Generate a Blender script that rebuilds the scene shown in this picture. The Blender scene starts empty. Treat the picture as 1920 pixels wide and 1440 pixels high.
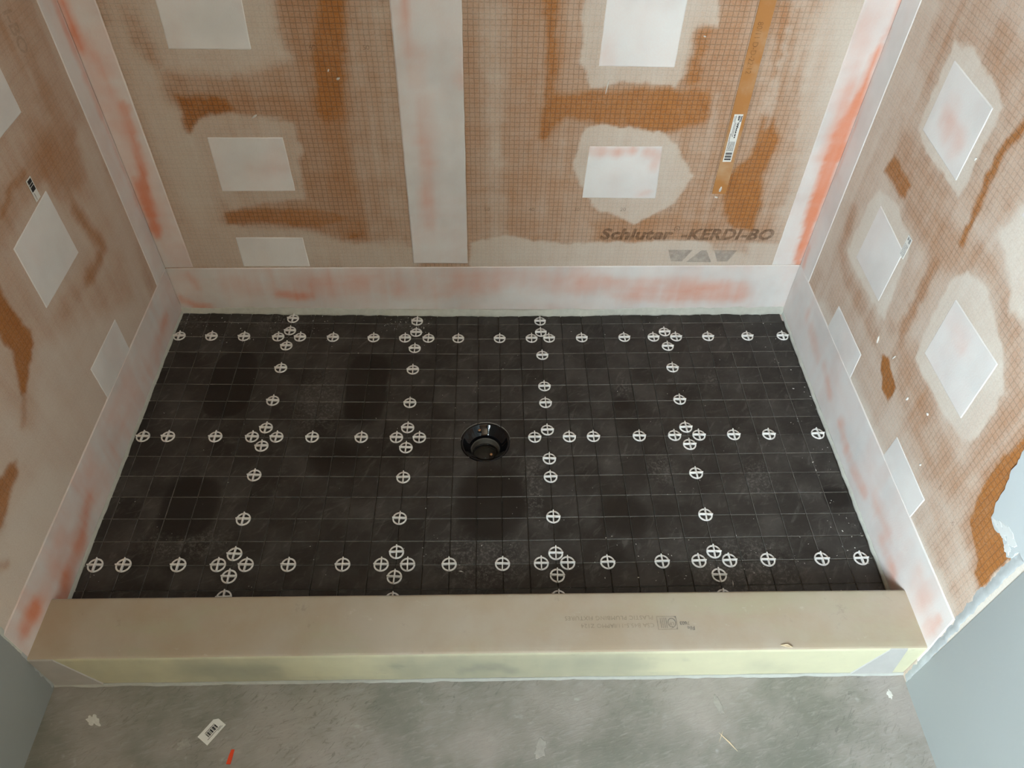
import bpy, bmesh, math, random
import numpy as np
from mathutils import Matrix, Vector

scene = bpy.context.scene
COL = scene.collection

# ------------------------------------------------------------------ camera
FOCAL_PX = 1429.57
cam_data = bpy.data.cameras.new('camera')
cam_data.sensor_fit = 'HORIZONTAL'
cam_data.sensor_width = 36.0
cam_data.lens = FOCAL_PX / 1920.0 * 36.0
cam_data.clip_start = 0.02
cam = bpy.data.objects.new('camera', cam_data)
COL.objects.link(cam)
cam.matrix_world = Matrix(((0.99952, 0.00210, -0.03073, 0.48127),
                           (-0.02216, 0.74172, -0.67035, -1.32691),
                           (0.02138, 0.67071, 0.74142, 1.30589),
                           (0, 0, 0, 1)))
scene.camera = cam

# ------------------------------------------------------------------ world, daylight, exposure
world = bpy.data.worlds.new('daylight')
scene.world = world
world.use_nodes = True
world.node_tree.nodes['Background'].inputs['Color'].default_value = (0.72, 0.86, 1.0, 1)
world.node_tree.nodes['Background'].inputs['Strength'].default_value = 1.0

WIN_Y0, WIN_Y1, WIN_Z0, WIN_Z1 = -3.60, -2.30, 0.90, 2.15
WIN_X = -0.2730
sky_light = bpy.data.lights.new('window_daylight', 'AREA')
sky_light.shape = 'RECTANGLE'
sky_light.size = WIN_Z1 - WIN_Z0
sky_light.size_y = WIN_Y1 - WIN_Y0
sky_light.energy = 395.0
sky_light.color = (0.79, 0.92, 1.0)
sky_obj = bpy.data.objects.new('window_daylight', sky_light)
COL.objects.link(sky_obj)
sky_obj.location = (WIN_X - 0.39, (WIN_Y0 + WIN_Y1) / 2, (WIN_Z0 + WIN_Z1) / 2)
sky_obj.rotation_euler = (0, -math.pi / 2, 0)

scene.view_settings.view_transform = 'Standard'
scene.view_settings.look = 'None'
scene.view_settings.gamma = 1.0
scene.view_settings.use_curve_mapping = False
scene.view_settings.exposure = 1.07
scene.cycles.adaptive_threshold = 0.05
scene.cycles.max_bounces = 6
scene.cycles.diffuse_bounces = 5
scene.cycles.glossy_bounces = 2
scene.cycles.transparent_max_bounces = 6

# ------------------------------------------------------------------ measured layout (metres)
XL, XR, YB = -0.2742, 1.2246, 0.0865          # shower walls
ZF = -0.045                                   # room floor
CURB_Y0, CURB_Y1, CURB_Z = -0.809, -0.701, 0.066
P = 0.0508                                    # mosaic pitch
DRAIN = (0.4741, -0.3142)
DRAIN_R = 0.0535
CEIL = 2.4
ROOM_Y = -4.4
ROOM_X1, CORNER_Y = 3.2, -1.75                # unseen room widened to the right behind the viewer, for less bounce light
DRY_L, DRY_R = -0.806, -0.826                 # where the drywall takes over from the board


def zf(x, y):
    """Top of the tiles: the tray falls gently towards the drain."""
    return 0.01344 * math.sqrt((x - 0.468) ** 2 + 0.0016) + 0.00314 * math.sqrt((y + 0.315) ** 2 + 0.0016)


# thinset smeared over the boards: (kind, coverage, edge softness, opacity, points, width) in wall metres
PAINT_BACK = [
    ('p', 0.80, 0.040, 1.00, [(-0.190, 0.768), (-0.062, 0.770), (-0.113, 0.246), (-0.210, 0.154), (-0.211, 0.605)], 0.0000),
    ('s', 0.38, 0.020, 0.80, [(-0.159, 0.733), (-0.152, 0.686), (-0.137, 0.642)], 0.0267),
    ('p', 0.42, 0.025, 1.00, [(-0.138, 0.647), (0.269, 0.671), (0.256, 0.556), (0.143, 0.497), (-0.134, 0.563)], 0.0000),
    ('p', 0.80, 0.016, 1.00, [(-0.117, 0.769), (0.105, 0.772), (0.099, 0.698), (0.113, 0.649), (-0.009, 0.612), (-0.134, 0.626)], 0.0000),
    ('p', 0.30, 0.010, 1.00, [(-0.124, 0.578), (0.114, 0.574), (0.247, 0.566), (0.243, 0.527), (0.063, 0.526), (-0.028, 0.536), (-0.122, 0.501)], 0.0000),
    ('p', 0.05, 0.007, 1.00, [(-0.122, 0.577), (-0.029, 0.573), (-0.015, 0.547), (-0.078, 0.524), (-0.120, 0.500)], 0.0000),
    ('s', 0.25, 0.040, 0.80, [(0.202, 0.773), (0.181, 0.640), (0.155, 0.437), (0.162, 0.247)], 0.1185),
    ('p', 0.04, 0.010, 1.00, [(0.182, 0.773), (0.234, 0.774), (0.221, 0.700), (0.211, 0.661), (0.207, 0.609), (0.198, 0.566), (0.198, 0.527), (0.186, 0.504), (0.194, 0.360), (0.194, 0.240), (0.166, 0.232), (0.160, 0.359), (0.155, 0.509), (0.147, 0.566), (0.153, 0.609), (0.155, 0.660), (0.166, 0.699)], 0.0000),
    ('p', 0.50, 0.012, 0.70, [(0.239, 0.774), (0.314, 0.775), (0.315, 0.438), (0.308, 0.203), (0.216, 0.202), (0.210, 0.305), (0.205, 0.521)], 0.0000),
    ('p', 0.28, 0.018, 0.70, [(0.113, 0.509), (0.191, 0.532), (0.198, 0.247), (0.102, 0.247), (0.082, 0.304), (0.093, 0.398)], 0.0000),
    ('p', 0.68, 0.007, 1.00, [(-0.121, 0.495), (-0.088, 0.528), (-0.059, 0.537), (-0.007, 0.536), (0.043, 0.528), (0.099, 0.518), (0.102, 0.473), (0.092, 0.424), (0.082, 0.339), (-0.084, 0.314), (-0.103, 0.371), (-0.110, 0.447)], 0.0000),
    ('p', 0.76, 0.015, 1.00, [(-0.199, 0.274), (-0.105, 0.275), (0.056, 0.258), (0.171, 0.225), (0.316, 0.218), (0.311, 0.147), (-0.237, 0.146)], 0.0000),
    ('p', 0.12, 0.006, 1.00, [(-0.095, 0.307), (-0.038, 0.312), (0.065, 0.308), (0.112, 0.311), (0.179, 0.291), (0.105, 0.264), (0.057, 0.266), (-0.011, 0.275), (-0.094, 0.275)], 0.0000),
    ('s', 0.58, 0.018, 0.80, [(0.491, 0.777), (0.495, 0.558), (0.499, 0.249)], 0.0420),
    ('s', 0.32, 0.040, 0.90, [(0.561, 0.778), (0.576, 0.559), (0.584, 0.234)], 0.1116),
    ('s', 0.06, 0.008, 1.00, [(0.588, 0.778), (0.594, 0.704), (0.600, 0.634), (0.600, 0.570), (0.595, 0.495)], 0.0215),
    ('p', 0.38, 0.015, 0.80, [(0.606, 0.489), (0.655, 0.490), (0.657, 0.402), (0.688, 0.308), (0.718, 0.250), (0.584, 0.242)], 0.0000),
    ('p', 0.30, 0.020, 1.00, [(0.835, 0.782), (0.954, 0.783), (0.974, 0.562), (0.980, 0.365), (0.901, 0.443), (0.848, 0.605)], 0.0000),
    ('p', 0.06, 0.010, 1.00, [(0.601, 0.583), (0.704, 0.598), (0.860, 0.597), (0.914, 0.593), (0.929, 0.522), (0.845, 0.503), (0.712, 0.523), (0.636, 0.531), (0.595, 0.495)], 0.0000),
    ('p', 0.40, 0.015, 0.80, [(0.889, 0.504), (0.944, 0.528), (0.993, 0.309), (0.950, 0.251), (0.864, 0.250), (0.900, 0.323)], 0.0000),
    ('p', 0.22, 0.012, 0.80, [(0.714, 0.286), (0.891, 0.309), (0.993, 0.281), (0.989, 0.241), (0.731, 0.235)], 0.0000),
    ('p', 0.55, 0.018, 0.80, [(0.968, 0.709), (1.017, 0.709), (1.051, 0.552), (1.015, 0.546)], 0.0000),
    ('p', 0.04, 0.008, 1.00, [(1.028, 0.540), (1.056, 0.535), (1.079, 0.493), (1.069, 0.405), (1.089, 0.310), (1.084, 0.259), (1.039, 0.266), (1.005, 0.310), (0.994, 0.405), (1.011, 0.431), (1.027, 0.456)], 0.0000),
    ('s', 0.16, 0.008, 0.90, [(1.021, 0.757), (1.030, 0.700), (1.040, 0.629)], 0.0202),
    ('p', 0.62, 0.030, 1.00, [(1.034, 0.784), (1.206, 0.786), (1.230, 0.507), (1.215, 0.311), (1.203, 0.190), (1.139, 0.190), (1.104, 0.444), (1.075, 0.618)], 0.0000),
    ('p', 0.86, 0.030, 1.00, [(1.092, 0.785), (1.216, 0.787), (1.230, 0.507), (1.215, 0.311), (1.203, 0.190), (1.178, 0.190), (1.144, 0.445), (1.125, 0.640)], 0.0000),
    ('s', 0.62, 0.008, 0.70, [(1.038, 0.618), (1.038, 0.563)], 0.0162),
    ('s', 0.34, 0.007, 0.70, [(1.046, 0.748), (1.052, 0.660), (1.058, 0.586)], 0.0101),
    ('s', 0.36, 0.008, 0.60, [(1.066, 0.776), (1.072, 0.700), (1.081, 0.597)], 0.0127),
    ('s', 0.72, 0.007, 0.60, [(1.037, 0.710), (1.044, 0.596), (1.045, 0.517)], 0.0127),
    ('s', 0.76, 0.008, 0.70, [(1.096, 0.730), (1.106, 0.619), (1.112, 0.494)], 0.0148),
    ('s', 0.40, 0.008, 0.60, [(1.105, 0.552), (1.115, 0.444), (1.129, 0.338)], 0.0125),
    ('s', 0.30, 0.009, 0.60, [(0.948, 0.747), (0.953, 0.689), (0.953, 0.628)], 0.0148),
    ('s', 0.52, 0.006, 0.60, [(0.931, 0.584), (0.935, 0.492), (0.940, 0.405)], 0.0122),
    ('p', 0.74, 0.004, 1.00, [(0.651, 0.779), (0.887, 0.782), (0.897, 0.718), (0.871, 0.698), (0.873, 0.637), (0.849, 0.600), (0.733, 0.615), (0.683, 0.598), (0.652, 0.655)], 0.0000),
    ('p', 0.78, 0.004, 1.00, [(0.659, 0.441), (0.675, 0.514), (0.712, 0.523), (0.833, 0.509), (0.871, 0.480), (0.920, 0.404), (0.886, 0.337), (0.844, 0.301), (0.811, 0.284), (0.710, 0.322), (0.668, 0.403)], 0.0000),
    ('s', 0.10, 0.010, 0.90, [(0.879, 0.708), (0.877, 0.658), (0.877, 0.616)], 0.0275),
    ('p', 0.80, 0.005, 1.00, [(0.438, 0.226), (0.535, 0.246), (0.585, 0.228), (0.732, 0.226), (0.904, 0.237), (0.992, 0.230), (1.167, 0.226), (1.202, 0.150), (0.436, 0.148)], 0.0000),
    ('p', 0.45, 0.010, 0.70, [(0.987, 0.251), (1.079, 0.229), (1.087, 0.198), (1.009, 0.205)], 0.0000),
]
PAINT_RIGHT = [
    ('p', 0.34, 0.022, 1.00, [(-0.160, 0.564), (-0.257, 0.575), (-0.356, 0.594), (-0.428, 0.598), (-0.412, 0.543), (-0.337, 0.503), (-0.265, 0.504), (-0.209, 0.520)], 0.0000),
    ('p', 0.36, 0.020, 1.00, [(-0.373, 0.596), (-0.442, 0.619), (-0.521, 0.594), (-0.483, 0.582), (-0.415, 0.567)], 0.0000),
    ('p', 0.36, 0.022, 0.90, [(-0.303, 0.349), (-0.401, 0.390), (-0.524, 0.363), (-0.609, 0.345), (-0.689, 0.344), (-0.678, 0.282), (-0.598, 0.255), (-0.464, 0.264)], 0.0000),
    ('p', 0.42, 0.030, 1.00, [(0.085, 0.787), (-0.157, 0.878), (-0.315, 0.840), (-0.428, 0.736), (-0.285, 0.762), (-0.138, 0.774), (-0.118, 0.692)], 0.0000),
    ('p', 0.40, 0.022, 1.00, [(-0.074, 0.619), (-0.178, 0.638), (-0.294, 0.631), (-0.278, 0.547), (-0.195, 0.533), (-0.089, 0.531)], 0.0000),
    ('p', 0.45, 0.020, 0.80, [(-0.308, 0.740), (-0.342, 0.807), (-0.462, 0.699), (-0.428, 0.647), (-0.360, 0.626), (-0.319, 0.627)], 0.0000),
    ('s', 0.70, 0.015, 1.00, [(-0.011, 0.789), (-0.017, 0.671), (0.005, 0.507), (0.016, 0.361), (-0.010, 0.267)], 0.0660),
    ('p', 0.86, 0.004, 1.00, [(-0.126, 0.790), (-0.178, 0.800), (-0.312, 0.776), (-0.315, 0.718), (-0.316, 0.621), (-0.163, 0.629), (-0.131, 0.641)], 0.0000),
    ('p', 0.06, 0.005, 1.00, [(-0.091, 0.572), (-0.184, 0.566), (-0.182, 0.537), (-0.082, 0.529)], 0.0000),
    ('s', 0.05, 0.005, 1.00, [(-0.367, 0.785), (-0.358, 0.727), (-0.355, 0.689), (-0.368, 0.627), (-0.376, 0.586)], 0.0158),
    ('s', 0.38, 0.012, 0.90, [(-0.043, 0.403), (-0.062, 0.322), (-0.122, 0.300), (-0.236, 0.301), (-0.286, 0.298)], 0.0342),
    ('p', 0.86, 0.004, 1.00, [(-0.102, 0.498), (-0.162, 0.515), (-0.251, 0.493), (-0.265, 0.469), (-0.289, 0.336), (-0.124, 0.330), (-0.081, 0.337), (-0.083, 0.455)], 0.0000),
    ('s', 0.22, 0.010, 1.00, [(-0.342, 0.513), (-0.345, 0.475), (-0.349, 0.404), (-0.347, 0.370)], 0.0232),
    ('p', 0.38, 0.020, 1.00, [(-0.471, 0.592), (-0.549, 0.619), (-0.696, 0.485), (-0.697, 0.370), (-0.636, 0.339), (-0.623, 0.404), (-0.618, 0.497), (-0.567, 0.544)], 0.0000),
    ('p', 0.84, 0.004, 1.00, [(-0.401, 0.534), (-0.417, 0.560), (-0.476, 0.571), (-0.563, 0.540), (-0.615, 0.493), (-0.623, 0.404), (-0.605, 0.367), (-0.478, 0.364), (-0.413, 0.369), (-0.394, 0.482)], 0.0000),
    ('s', 0.30, 0.010, 0.80, [(-0.365, 0.354), (-0.412, 0.335), (-0.494, 0.328)], 0.0213),
    ('p', 0.02, 0.003, 1.00, [(-0.332, 0.291), (-0.352, 0.309), (-0.417, 0.283), (-0.416, 0.264), (-0.409, 0.247), (-0.388, 0.250), (-0.352, 0.270)], 0.0000),
    ('s', 0.35, 0.010, 0.90, [(-0.436, 0.290), (-0.518, 0.285), (-0.573, 0.282)], 0.0183),
    ('p', 0.84, 0.008, 1.00, [(-0.434, 0.642), (-0.446, 0.713), (-0.576, 0.594), (-0.532, 0.584), (-0.482, 0.621)], 0.0000),
    ('p', 0.52, 0.015, 0.80, [(-0.622, 0.243), (-0.686, 0.293), (-0.768, 0.272), (-0.810, 0.180), (-0.753, 0.175), (-0.686, 0.196)], 0.0000),
    ('p', 0.28, 0.012, 0.90, [(-0.674, 0.505), (-0.671, 0.427), (-0.682, 0.333), (-0.704, 0.276), (-0.761, 0.261), (-0.804, 0.248), (-0.812, 0.329), (-0.811, 0.381)], 0.0000),
    ('p', 0.03, 0.003, 1.00, [(-0.683, 0.498), (-0.681, 0.441), (-0.688, 0.370), (-0.711, 0.303), (-0.769, 0.276), (-0.769, 0.261), (-0.805, 0.260), (-0.808, 0.328), (-0.808, 0.391), (-0.710, 0.480)], 0.0000),
    ('s', 0.82, 0.015, 1.00, [(-0.077, 0.170), (-0.316, 0.154), (-0.592, 0.147), (-0.785, 0.146)], 0.0531),
    ('s', 0.95, 0.004, 1.00, [(-0.827, 0.002), (-0.820, 0.143), (-0.817, 0.241), (-0.814, 0.327), (-0.811, 0.395)], 0.0298),
]
PAINT_LEFT = [
    ('p', 0.84, 0.030, 1.00, [(-0.086, 0.207), (0.035, 0.100), (-0.697, 0.060), (-0.863, 0.171), (-0.646, 0.367), (-0.516, 0.306), (-0.407, 0.384)], 0.0000),
    ('p', 0.80, 0.030, 1.00, [(-0.563, 0.440), (-0.521, 0.340), (-0.581, 0.247), (-0.658, 0.356)], 0.0000),
    ('p', 0.25, 0.035, 1.00, [(-0.147, 0.637), (-0.035, 0.563), (-0.061, 0.490), (-0.106, 0.474), (-0.159, 0.521), (-0.207, 0.583)], 0.0000),
    ('s', 0.30, 0.022, 0.90, [(-0.070, 0.726), (-0.071, 0.643), (-0.074, 0.575)], 0.0391),
    ('p', 0.42, 0.025, 0.80, [(-0.116, 0.843), (-0.007, 0.802), (-0.042, 0.731), (-0.110, 0.727), (-0.163, 0.800)], 0.0000),
    ('s', 0.66, 0.010, 1.00, [(0.021, 0.757), (0.020, 0.647), (0.027, 0.555)], 0.0353),
    ('s', 0.78, 0.018, 1.00, [(-0.008, 0.537), (-0.024, 0.443), (-0.029, 0.290), (-0.048, 0.174)], 0.0591),
    ('p', 0.74, 0.016, 0.80, [(-0.184, 0.563), (-0.173, 0.508), (-0.142, 0.404), (-0.249, 0.370), (-0.351, 0.392), (-0.360, 0.548)], 0.0000),
    ('s', 0.10, 0.006, 1.00, [(-0.219, 0.599), (-0.269, 0.594), (-0.320, 0.584)], 0.0103),
    ('s', 0.35, 0.025, 0.60, [(-0.238, 0.594), (-0.300, 0.575), (-0.357, 0.577)], 0.0443),
    ('s', 0.18, 0.014, 1.00, [(-0.136, 0.471), (-0.127, 0.417), (-0.108, 0.362), (-0.160, 0.354), (-0.195, 0.357)], 0.0261),
    ('s', 0.42, 0.018, 0.80, [(-0.242, 0.364), (-0.290, 0.369)], 0.0360),
    ('p', 0.04, 0.005, 1.00, [(-0.405, 0.583), (-0.406, 0.515), (-0.410, 0.477), (-0.399, 0.419), (-0.407, 0.398), (-0.448, 0.378), (-0.482, 0.356), (-0.497, 0.360), (-0.477, 0.398), (-0.459, 0.425), (-0.458, 0.468), (-0.475, 0.520)], 0.0000),
    ('p', 0.12, 0.007, 1.00, [(-0.693, 0.324), (-0.626, 0.318), (-0.584, 0.306), (-0.590, 0.289), (-0.631, 0.274), (-0.676, 0.259), (-0.763, 0.261)], 0.0000),
    ('s', 0.35, 0.009, 0.90, [(-0.493, 0.354), (-0.511, 0.341), (-0.532, 0.326)], 0.0116),
    ('p', 0.96, 0.020, 1.00, [(-0.540, 0.235), (-0.496, 0.124), (-0.550, 0.101), (-0.732, 0.111), (-0.801, 0.161), (-0.834, 0.198), (-0.703, 0.249), (-0.617, 0.253)], 0.0000),
    ('s', 0.35, 0.008, 0.70, [(-0.730, 0.224), (-0.719, 0.213)], 0.0149),
]
SPACERS = [
    ('row', -5.09, 0.0), ('row', -3.6, 0.0), ('row', -2.08, 0.0), ('row', -0.48, 0.0), ('row', 0.54, 0.0), ('row', 2.09, 0.0),
    ('row', 4.01, 0.0), ('row', 5.5, 0.0), ('row', 6.61, 0.0), ('row', 8.03, 0.0), ('row', 10.01, 0.0), ('row', 11.54, 0.0),
    ('row', 12.38, 0.0), ('row', 13.95, 0.0), ('row', 16.0, 0.0), ('row', 17.41, 0.0), ('row', 18.5, 0.0), ('row', 20.05, 0.0),
    ('row', 21.96, 0.0), ('row', 23.67, 0.0), ('col', 0.0, -1.27), ('col', 0.0, -0.42), ('col', 0.0, 0.59), ('col', 6.0, -1.17),
    ('col', 6.0, -0.39), ('col', 6.0, 0.69), ('col', 12.0, -1.18), ('col', 12.0, -0.4), ('col', 12.0, 1.14), ('col', 18.0, -0.35),
    ('col', 18.0, 0.63), ('col', 0.0, 2.02), ('col', 0.0, 3.98), ('col', 0.0, 5.51), ('col', 6.0, 2.06), ('col', 6.0, 4.06),
    ('col', 6.0, 5.47), ('col', 12.0, 3.09), ('col', 12.0, 4.08), ('col', 12.0, 5.62), ('col', 18.0, 2.02), ('col', 18.0, 3.98),
    ('col', 18.0, 5.56), ('row', -5.0, 6.0), ('row', -3.97, 6.0), ('row', -2.01, 6.0), ('row', -0.49, 6.0), ('row', 0.53, 6.0),
    ('row', 2.02, 6.0), ('row', 4.08, 6.0), ('row', 5.56, 6.0), ('row', 6.53, 6.0), ('row', 11.44, 6.0), ('row', 12.92, 6.0),
    ('row', 13.95, 6.0), ('row', 15.92, 6.0), ('row', 17.44, 6.0), ('row', 18.49, 6.0), ('row', 19.99, 6.0), ('row', 21.51, 6.0),
    ('row', 23.63, 6.0), ('col', 0.0, 6.48), ('col', 0.0, 7.97), ('col', 0.0, 10.03), ('col', 6.0, 6.54), ('col', 6.0, 8.06),
    ('col', 6.0, 10.0), ('col', 12.0, 7.15), ('col', 12.0, 8.07), ('col', 12.0, 9.98), ('col', 18.0, 6.49), ('col', 18.0, 7.98),
    ('col', 18.0, 9.98), ('col', 0.0, 11.55), ('col', 0.0, 12.47), ('col', 0.0, 13.29), ('col', 6.0, 11.48), ('col', 6.0, 12.51),
    ('col', 6.0, 13.4), ('col', 12.0, 11.58), ('col', 12.0, 12.51), ('col', 12.0, 13.38), ('col', 18.0, 11.62), ('col', 18.0, 12.6),
    ('col', 18.0, 13.45), ('row', -4.93, 12.0), ('row', -3.92, 12.0), ('row', -1.94, 12.0), ('row', -0.5, 12.0), ('row', 0.51, 12.0),
    ('row', 2.06, 12.0), ('row', 4.05, 12.0), ('row', 5.47, 12.0), ('row', 6.45, 12.0), ('row', 7.99, 12.0), ('row', 9.98, 12.0),
    ('row', 11.43, 12.0), ('row', 12.42, 12.0), ('row', 13.92, 12.0), ('row', 15.97, 12.0), ('row', 17.36, 12.0), ('row', 18.52, 12.0),
    ('row', 19.97, 12.0), ('row', 22.02, 12.0), ('row', 23.51, 12.0),
]


# ------------------------------------------------------------------ helpers
def tag(o, label=None, cat=None, group=None, kind=None):
    if label: o['label'] = label
    if cat: o['category'] = cat
    if group: o['group'] = group
    if kind: o['kind'] = kind
    return o


def link(name, me, mat=None, parent=None):
    o = bpy.data.objects.new(name, me)
    COL.objects.link(o)
    if mat is not None and me is not None and len(me.materials) == 0:
        me.materials.append(mat)
    if parent is not None:
        o.parent = parent
    return o


def empty(name, loc=(0, 0, 0), rz=0.0):
    o = bpy.data.objects.new(name, None)
    o.empty_display_size = 0.02
    COL.objects.link(o)
    o.location = loc
    o.rotation_euler = (0, 0, rz)
    return o


def mesh(name, verts, faces, smooth=False):
    me = bpy.data.meshes.new(name)
    me.from_pydata([tuple(map(float, v)) for v in verts], [], faces)
    if smooth:
        me.polygons.foreach_set('use_smooth', [True] * len(me.polygons))
    me.update()
    return me


def from_bm(name, bm, smooth=False):
    me = bpy.data.meshes.new(name)
    bm.normal_update()
    bm.to_mesh(me)
    bm.free()
    if smooth:
        me.polygons.foreach_set('use_smooth', [True] * len(me.polygons))
    return me


def add_box(bm, x0, x1, y0, y1, z0, z1):
    v = [bm.verts.new(p) for p in ((x0, y0, z0), (x1, y0, z0), (x1, y1, z0), (x0, y1, z0),
                                   (x0, y0, z1), (x1, y0, z1), (x1, y1, z1), (x0, y1, z1))]
    for f in ((0, 3, 2, 1), (4, 5, 6, 7), (0, 1, 5, 4), (1, 2, 6, 5), (2, 3, 7, 6), (3, 0, 4, 7)):
        bm.faces.new([v[i] for i in f])
    return v


def box_mesh(name, *b, bevel=0.0, seg=2):
    bm = bmesh.new()
    add_box(bm, *b)
    if bevel:
        bmesh.ops.bevel(bm, geom=bm.edges[:], offset=bevel, segments=seg, affect='EDGES', profile=0.5)
    return from_bm(name, bm)


def lathe(name, prof, n=64, close=False):
    verts, faces = [], []
    for r, z in prof:
        for i in range(n):
            a = 2 * math.pi * i / n
            verts.append((r * math.cos(a), r * math.sin(a), z))
    m = len(prof)
    for j in range(m if close else m - 1):
        k = (j + 1) % m
        for i in range(n):
            faces.append((j * n + i, j * n + (i + 1) % n, k * n + (i + 1) % n, k * n + i))
    return mesh(name, verts, faces, True)


# value noise on numpy arrays, for the painted coverage maps
class Noise2:
    def __init__(self, seed):
        self.t = np.random.RandomState(seed).rand(256, 256)

    def __call__(self, x, y):
        xi = np.floor(x).astype(int); yi = np.floor(y).astype(int)
        fx = x - xi; fy = y - yi
        fx = fx * fx * (3 - 2 * fx); fy = fy * fy * (3 - 2 * fy)
        t = self.t
        a = t[xi % 256, yi % 256]; b = t[(xi + 1) % 256, yi % 256]
        c = t[xi % 256, (yi + 1) % 256]; d = t[(xi + 1) % 256, (yi + 1) % 256]
        return (a * (1 - fx) + b * fx) * (1 - fy) + (c * (1 - fx) + d * fx) * fy


NA, NB, NC = Noise2(3), Noise2(8), Noise2(21)


def fbm(n, x, y, octaves=3):
    s, a, t = 0, 1.0, 0
    for _ in range(octaves):
        s = s + a * n(x, y); t += a; a *= 0.5; x = x * 2.1 + 7; y = y * 2.1 + 3
    return s / t - 0.5


def seg_dist(px, py, pts, closed):
    d = np.full(px.shape, 1e9)
    q = list(pts) + ([pts[0]] if closed else [])
    for (x0, y0), (x1, y1) in zip(q[:-1], q[1:]):
        dx, dy = x1 - x0, y1 - y0
        t = np.clip(((px - x0) * dx + (py - y0) * dy) / (dx * dx + dy * dy + 1e-12), 0, 1)
        d = np.minimum(d, np.hypot(px - x0 - t * dx, py - y0 - t * dy))
    return d


def inside(px, py, pts):
    r = np.zeros(px.shape, bool)
    q = list(pts) + [pts[0]]
    for (x0, y0), (x1, y1) in zip(q[:-1], q[1:]):
        c = ((y0 > py) != (y1 > py)) & (px < (x1 - x0) * (py - y0) / (y1 - y0 + 1e-12) + x0)
        r ^= c
    return r


def paint(px, py, base, ops, warp=0.005, tex=1.0):
    """Coverage 0..1 built up stroke by stroke, with a ragged trowelled edge."""
    val = np.full(px.shape, base) + 0.16 * fbm(NC, px * 9, py * 5)
    wx = px + warp * 2.6 * fbm(NA, px * 60, py * 60, 4) + warp * 3 * fbm(NC, px * 11, py * 11)
    wy = py + warp * 2.6 * fbm(NB, px * 60, py * 60, 4) + warp * 3 * fbm(NA, px * 11 + 5, py * 11)
    for kind, v, soft, alpha, pts, width in ops:
        if kind == 'p':
            d = seg_dist(wx, wy, pts, True)
            d = np.where(inside(wx, wy, pts), -d, d)
        else:
            d = seg_dist(wx, wy, pts, False) - width / 2
        m = np.clip(0.5 - d / (2 * soft), 0, 1)
        m = m * m * (3 - 2 * m) * alpha
        val = val * (1 - m) + (v + 0.10 * fbm(NC, px * 24, py * 12)) * m
    val = np.clip(val, 0, 1)
    mid = 4 * val * (1 - val)
    val = val + tex * mid * (0.20 * fbm(NB, px * 26, py * 26, 5) + 0.14 * fbm(NA, px * 9, py * 60, 4) + 0.26 * fbm(NC, px * 60, py * 6, 4))
    return np.clip(val, 0, 1)


def attr(me, name, values):
    a = me.attributes.new(name, 'FLOAT', 'POINT')
    a.data.foreach_set('value', np.asarray(values, dtype=np.float32))


# ------------------------------------------------------------------ materials
class Mat:
    def __init__(self, name, rough=0.8, spec=0.3):
        m = bpy.data.materials.new(name)
        m.use_nodes = True
        self.m, self.nt = m, m.node_tree
        self.b = self.nt.nodes['Principled BSDF']
        self.b.inputs['Roughness'].default_value = rough
        self.b.inputs['Specular IOR Level'].default_value = spec

    def new(self, t, **kw):
        n = self.nt.nodes.new(t)
        for k, v in kw.items():
            setattr(n, k, v)
        return n

    def lk(self, a, b):
        self.nt.links.new(a, b)

    def sock(self, s, v):
        if hasattr(v, 'is_output') or hasattr(v, 'links'):
            self.lk(v, s)
        elif isinstance(v, tuple):
            s.default_value = v if len(v) == len(s.default_value) else (*v, 1)
        else:
            s.default_value = v

    def math(self, op, a, b=0.0, c=None, clamp=False):
        n = self.new('ShaderNodeMath', operation=op, use_clamp=clamp)
        self.sock(n.inputs[0], a); self.sock(n.inputs[1], b)
        if c is not None: self.sock(n.inputs[2], c)
        return n.outputs[0]

    def mix(self, f, a, b, blend='MIX'):
        n = self.new('ShaderNodeMix', data_type='RGBA', blend_type=blend)
        self.sock(n.inputs['Factor'], f)
        self.sock(n.inputs[6], a); self.sock(n.inputs[7], b)
        return n.outputs[2]

    def pos(self):
        return self.new('ShaderNodeNewGeometry').outputs['Position']

    def scaled(self, v, s, rot=(0, 0, 0)):
        if any(rot):
            r = self.new('ShaderNodeMapping')
            self.lk(v, r.inputs['Vector'])
            r.inputs['Rotation'].default_value = rot
            v = r.outputs[0]
        n = self.new('ShaderNodeMapping')
        self.lk(v, n.inputs['Vector'])
        n.inputs['Scale'].default_value = s
        return n.outputs[0]

    def noise(self, v, scale, detail=4.0, rough=0.55, dist=0.0):
        n = self.new('ShaderNodeTexNoise')
        self.lk(v, n.inputs['Vector'])
        n.inputs['Scale'].default_value = scale
        n.inputs['Detail'].default_value = detail
        n.inputs['Roughness'].default_value = rough
        n.inputs['Distortion'].default_value = dist
        return n.outputs['Fac']

    def ramp(self, f, lo, hi, a=0.0, b=1.0):
        n = self.new('ShaderNodeMapRange', interpolation_type='SMOOTHSTEP')
        self.sock(n.inputs[0], f)
        n.inputs[1].default_value = lo; n.inputs[2].default_value = hi
        n.inputs[3].default_value = a; n.inputs[4].default_value = b
        return n.outputs[0]

    def attr(self, name):
        n = self.new('ShaderNodeAttribute', attribute_name=name)
        return n.outputs['Fac']

    def bump(self, h, strength=0.3, dist=0.002):
        n = self.new('ShaderNodeBump')
        n.inputs['Strength'].default_value = strength
        n.inputs['Distance'].default_value = dist
        self.lk(h, n.inputs['Height'])
        self.lk(n.outputs[0], self.b.inputs['Normal'])

    def color(self, c):
        self.sock(self.b.inputs['Base Color'], c)
        return self.m


ORANGE = (0.395, 0.158, 0.040)
ORANGE_D = (0.310, 0.112, 0.025)
THINSET = (0.580, 0.530, 0.455)
THINSET_W = (0.690, 0.680, 0.655)
CORAL = (0.640, 0.200, 0.085)


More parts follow.
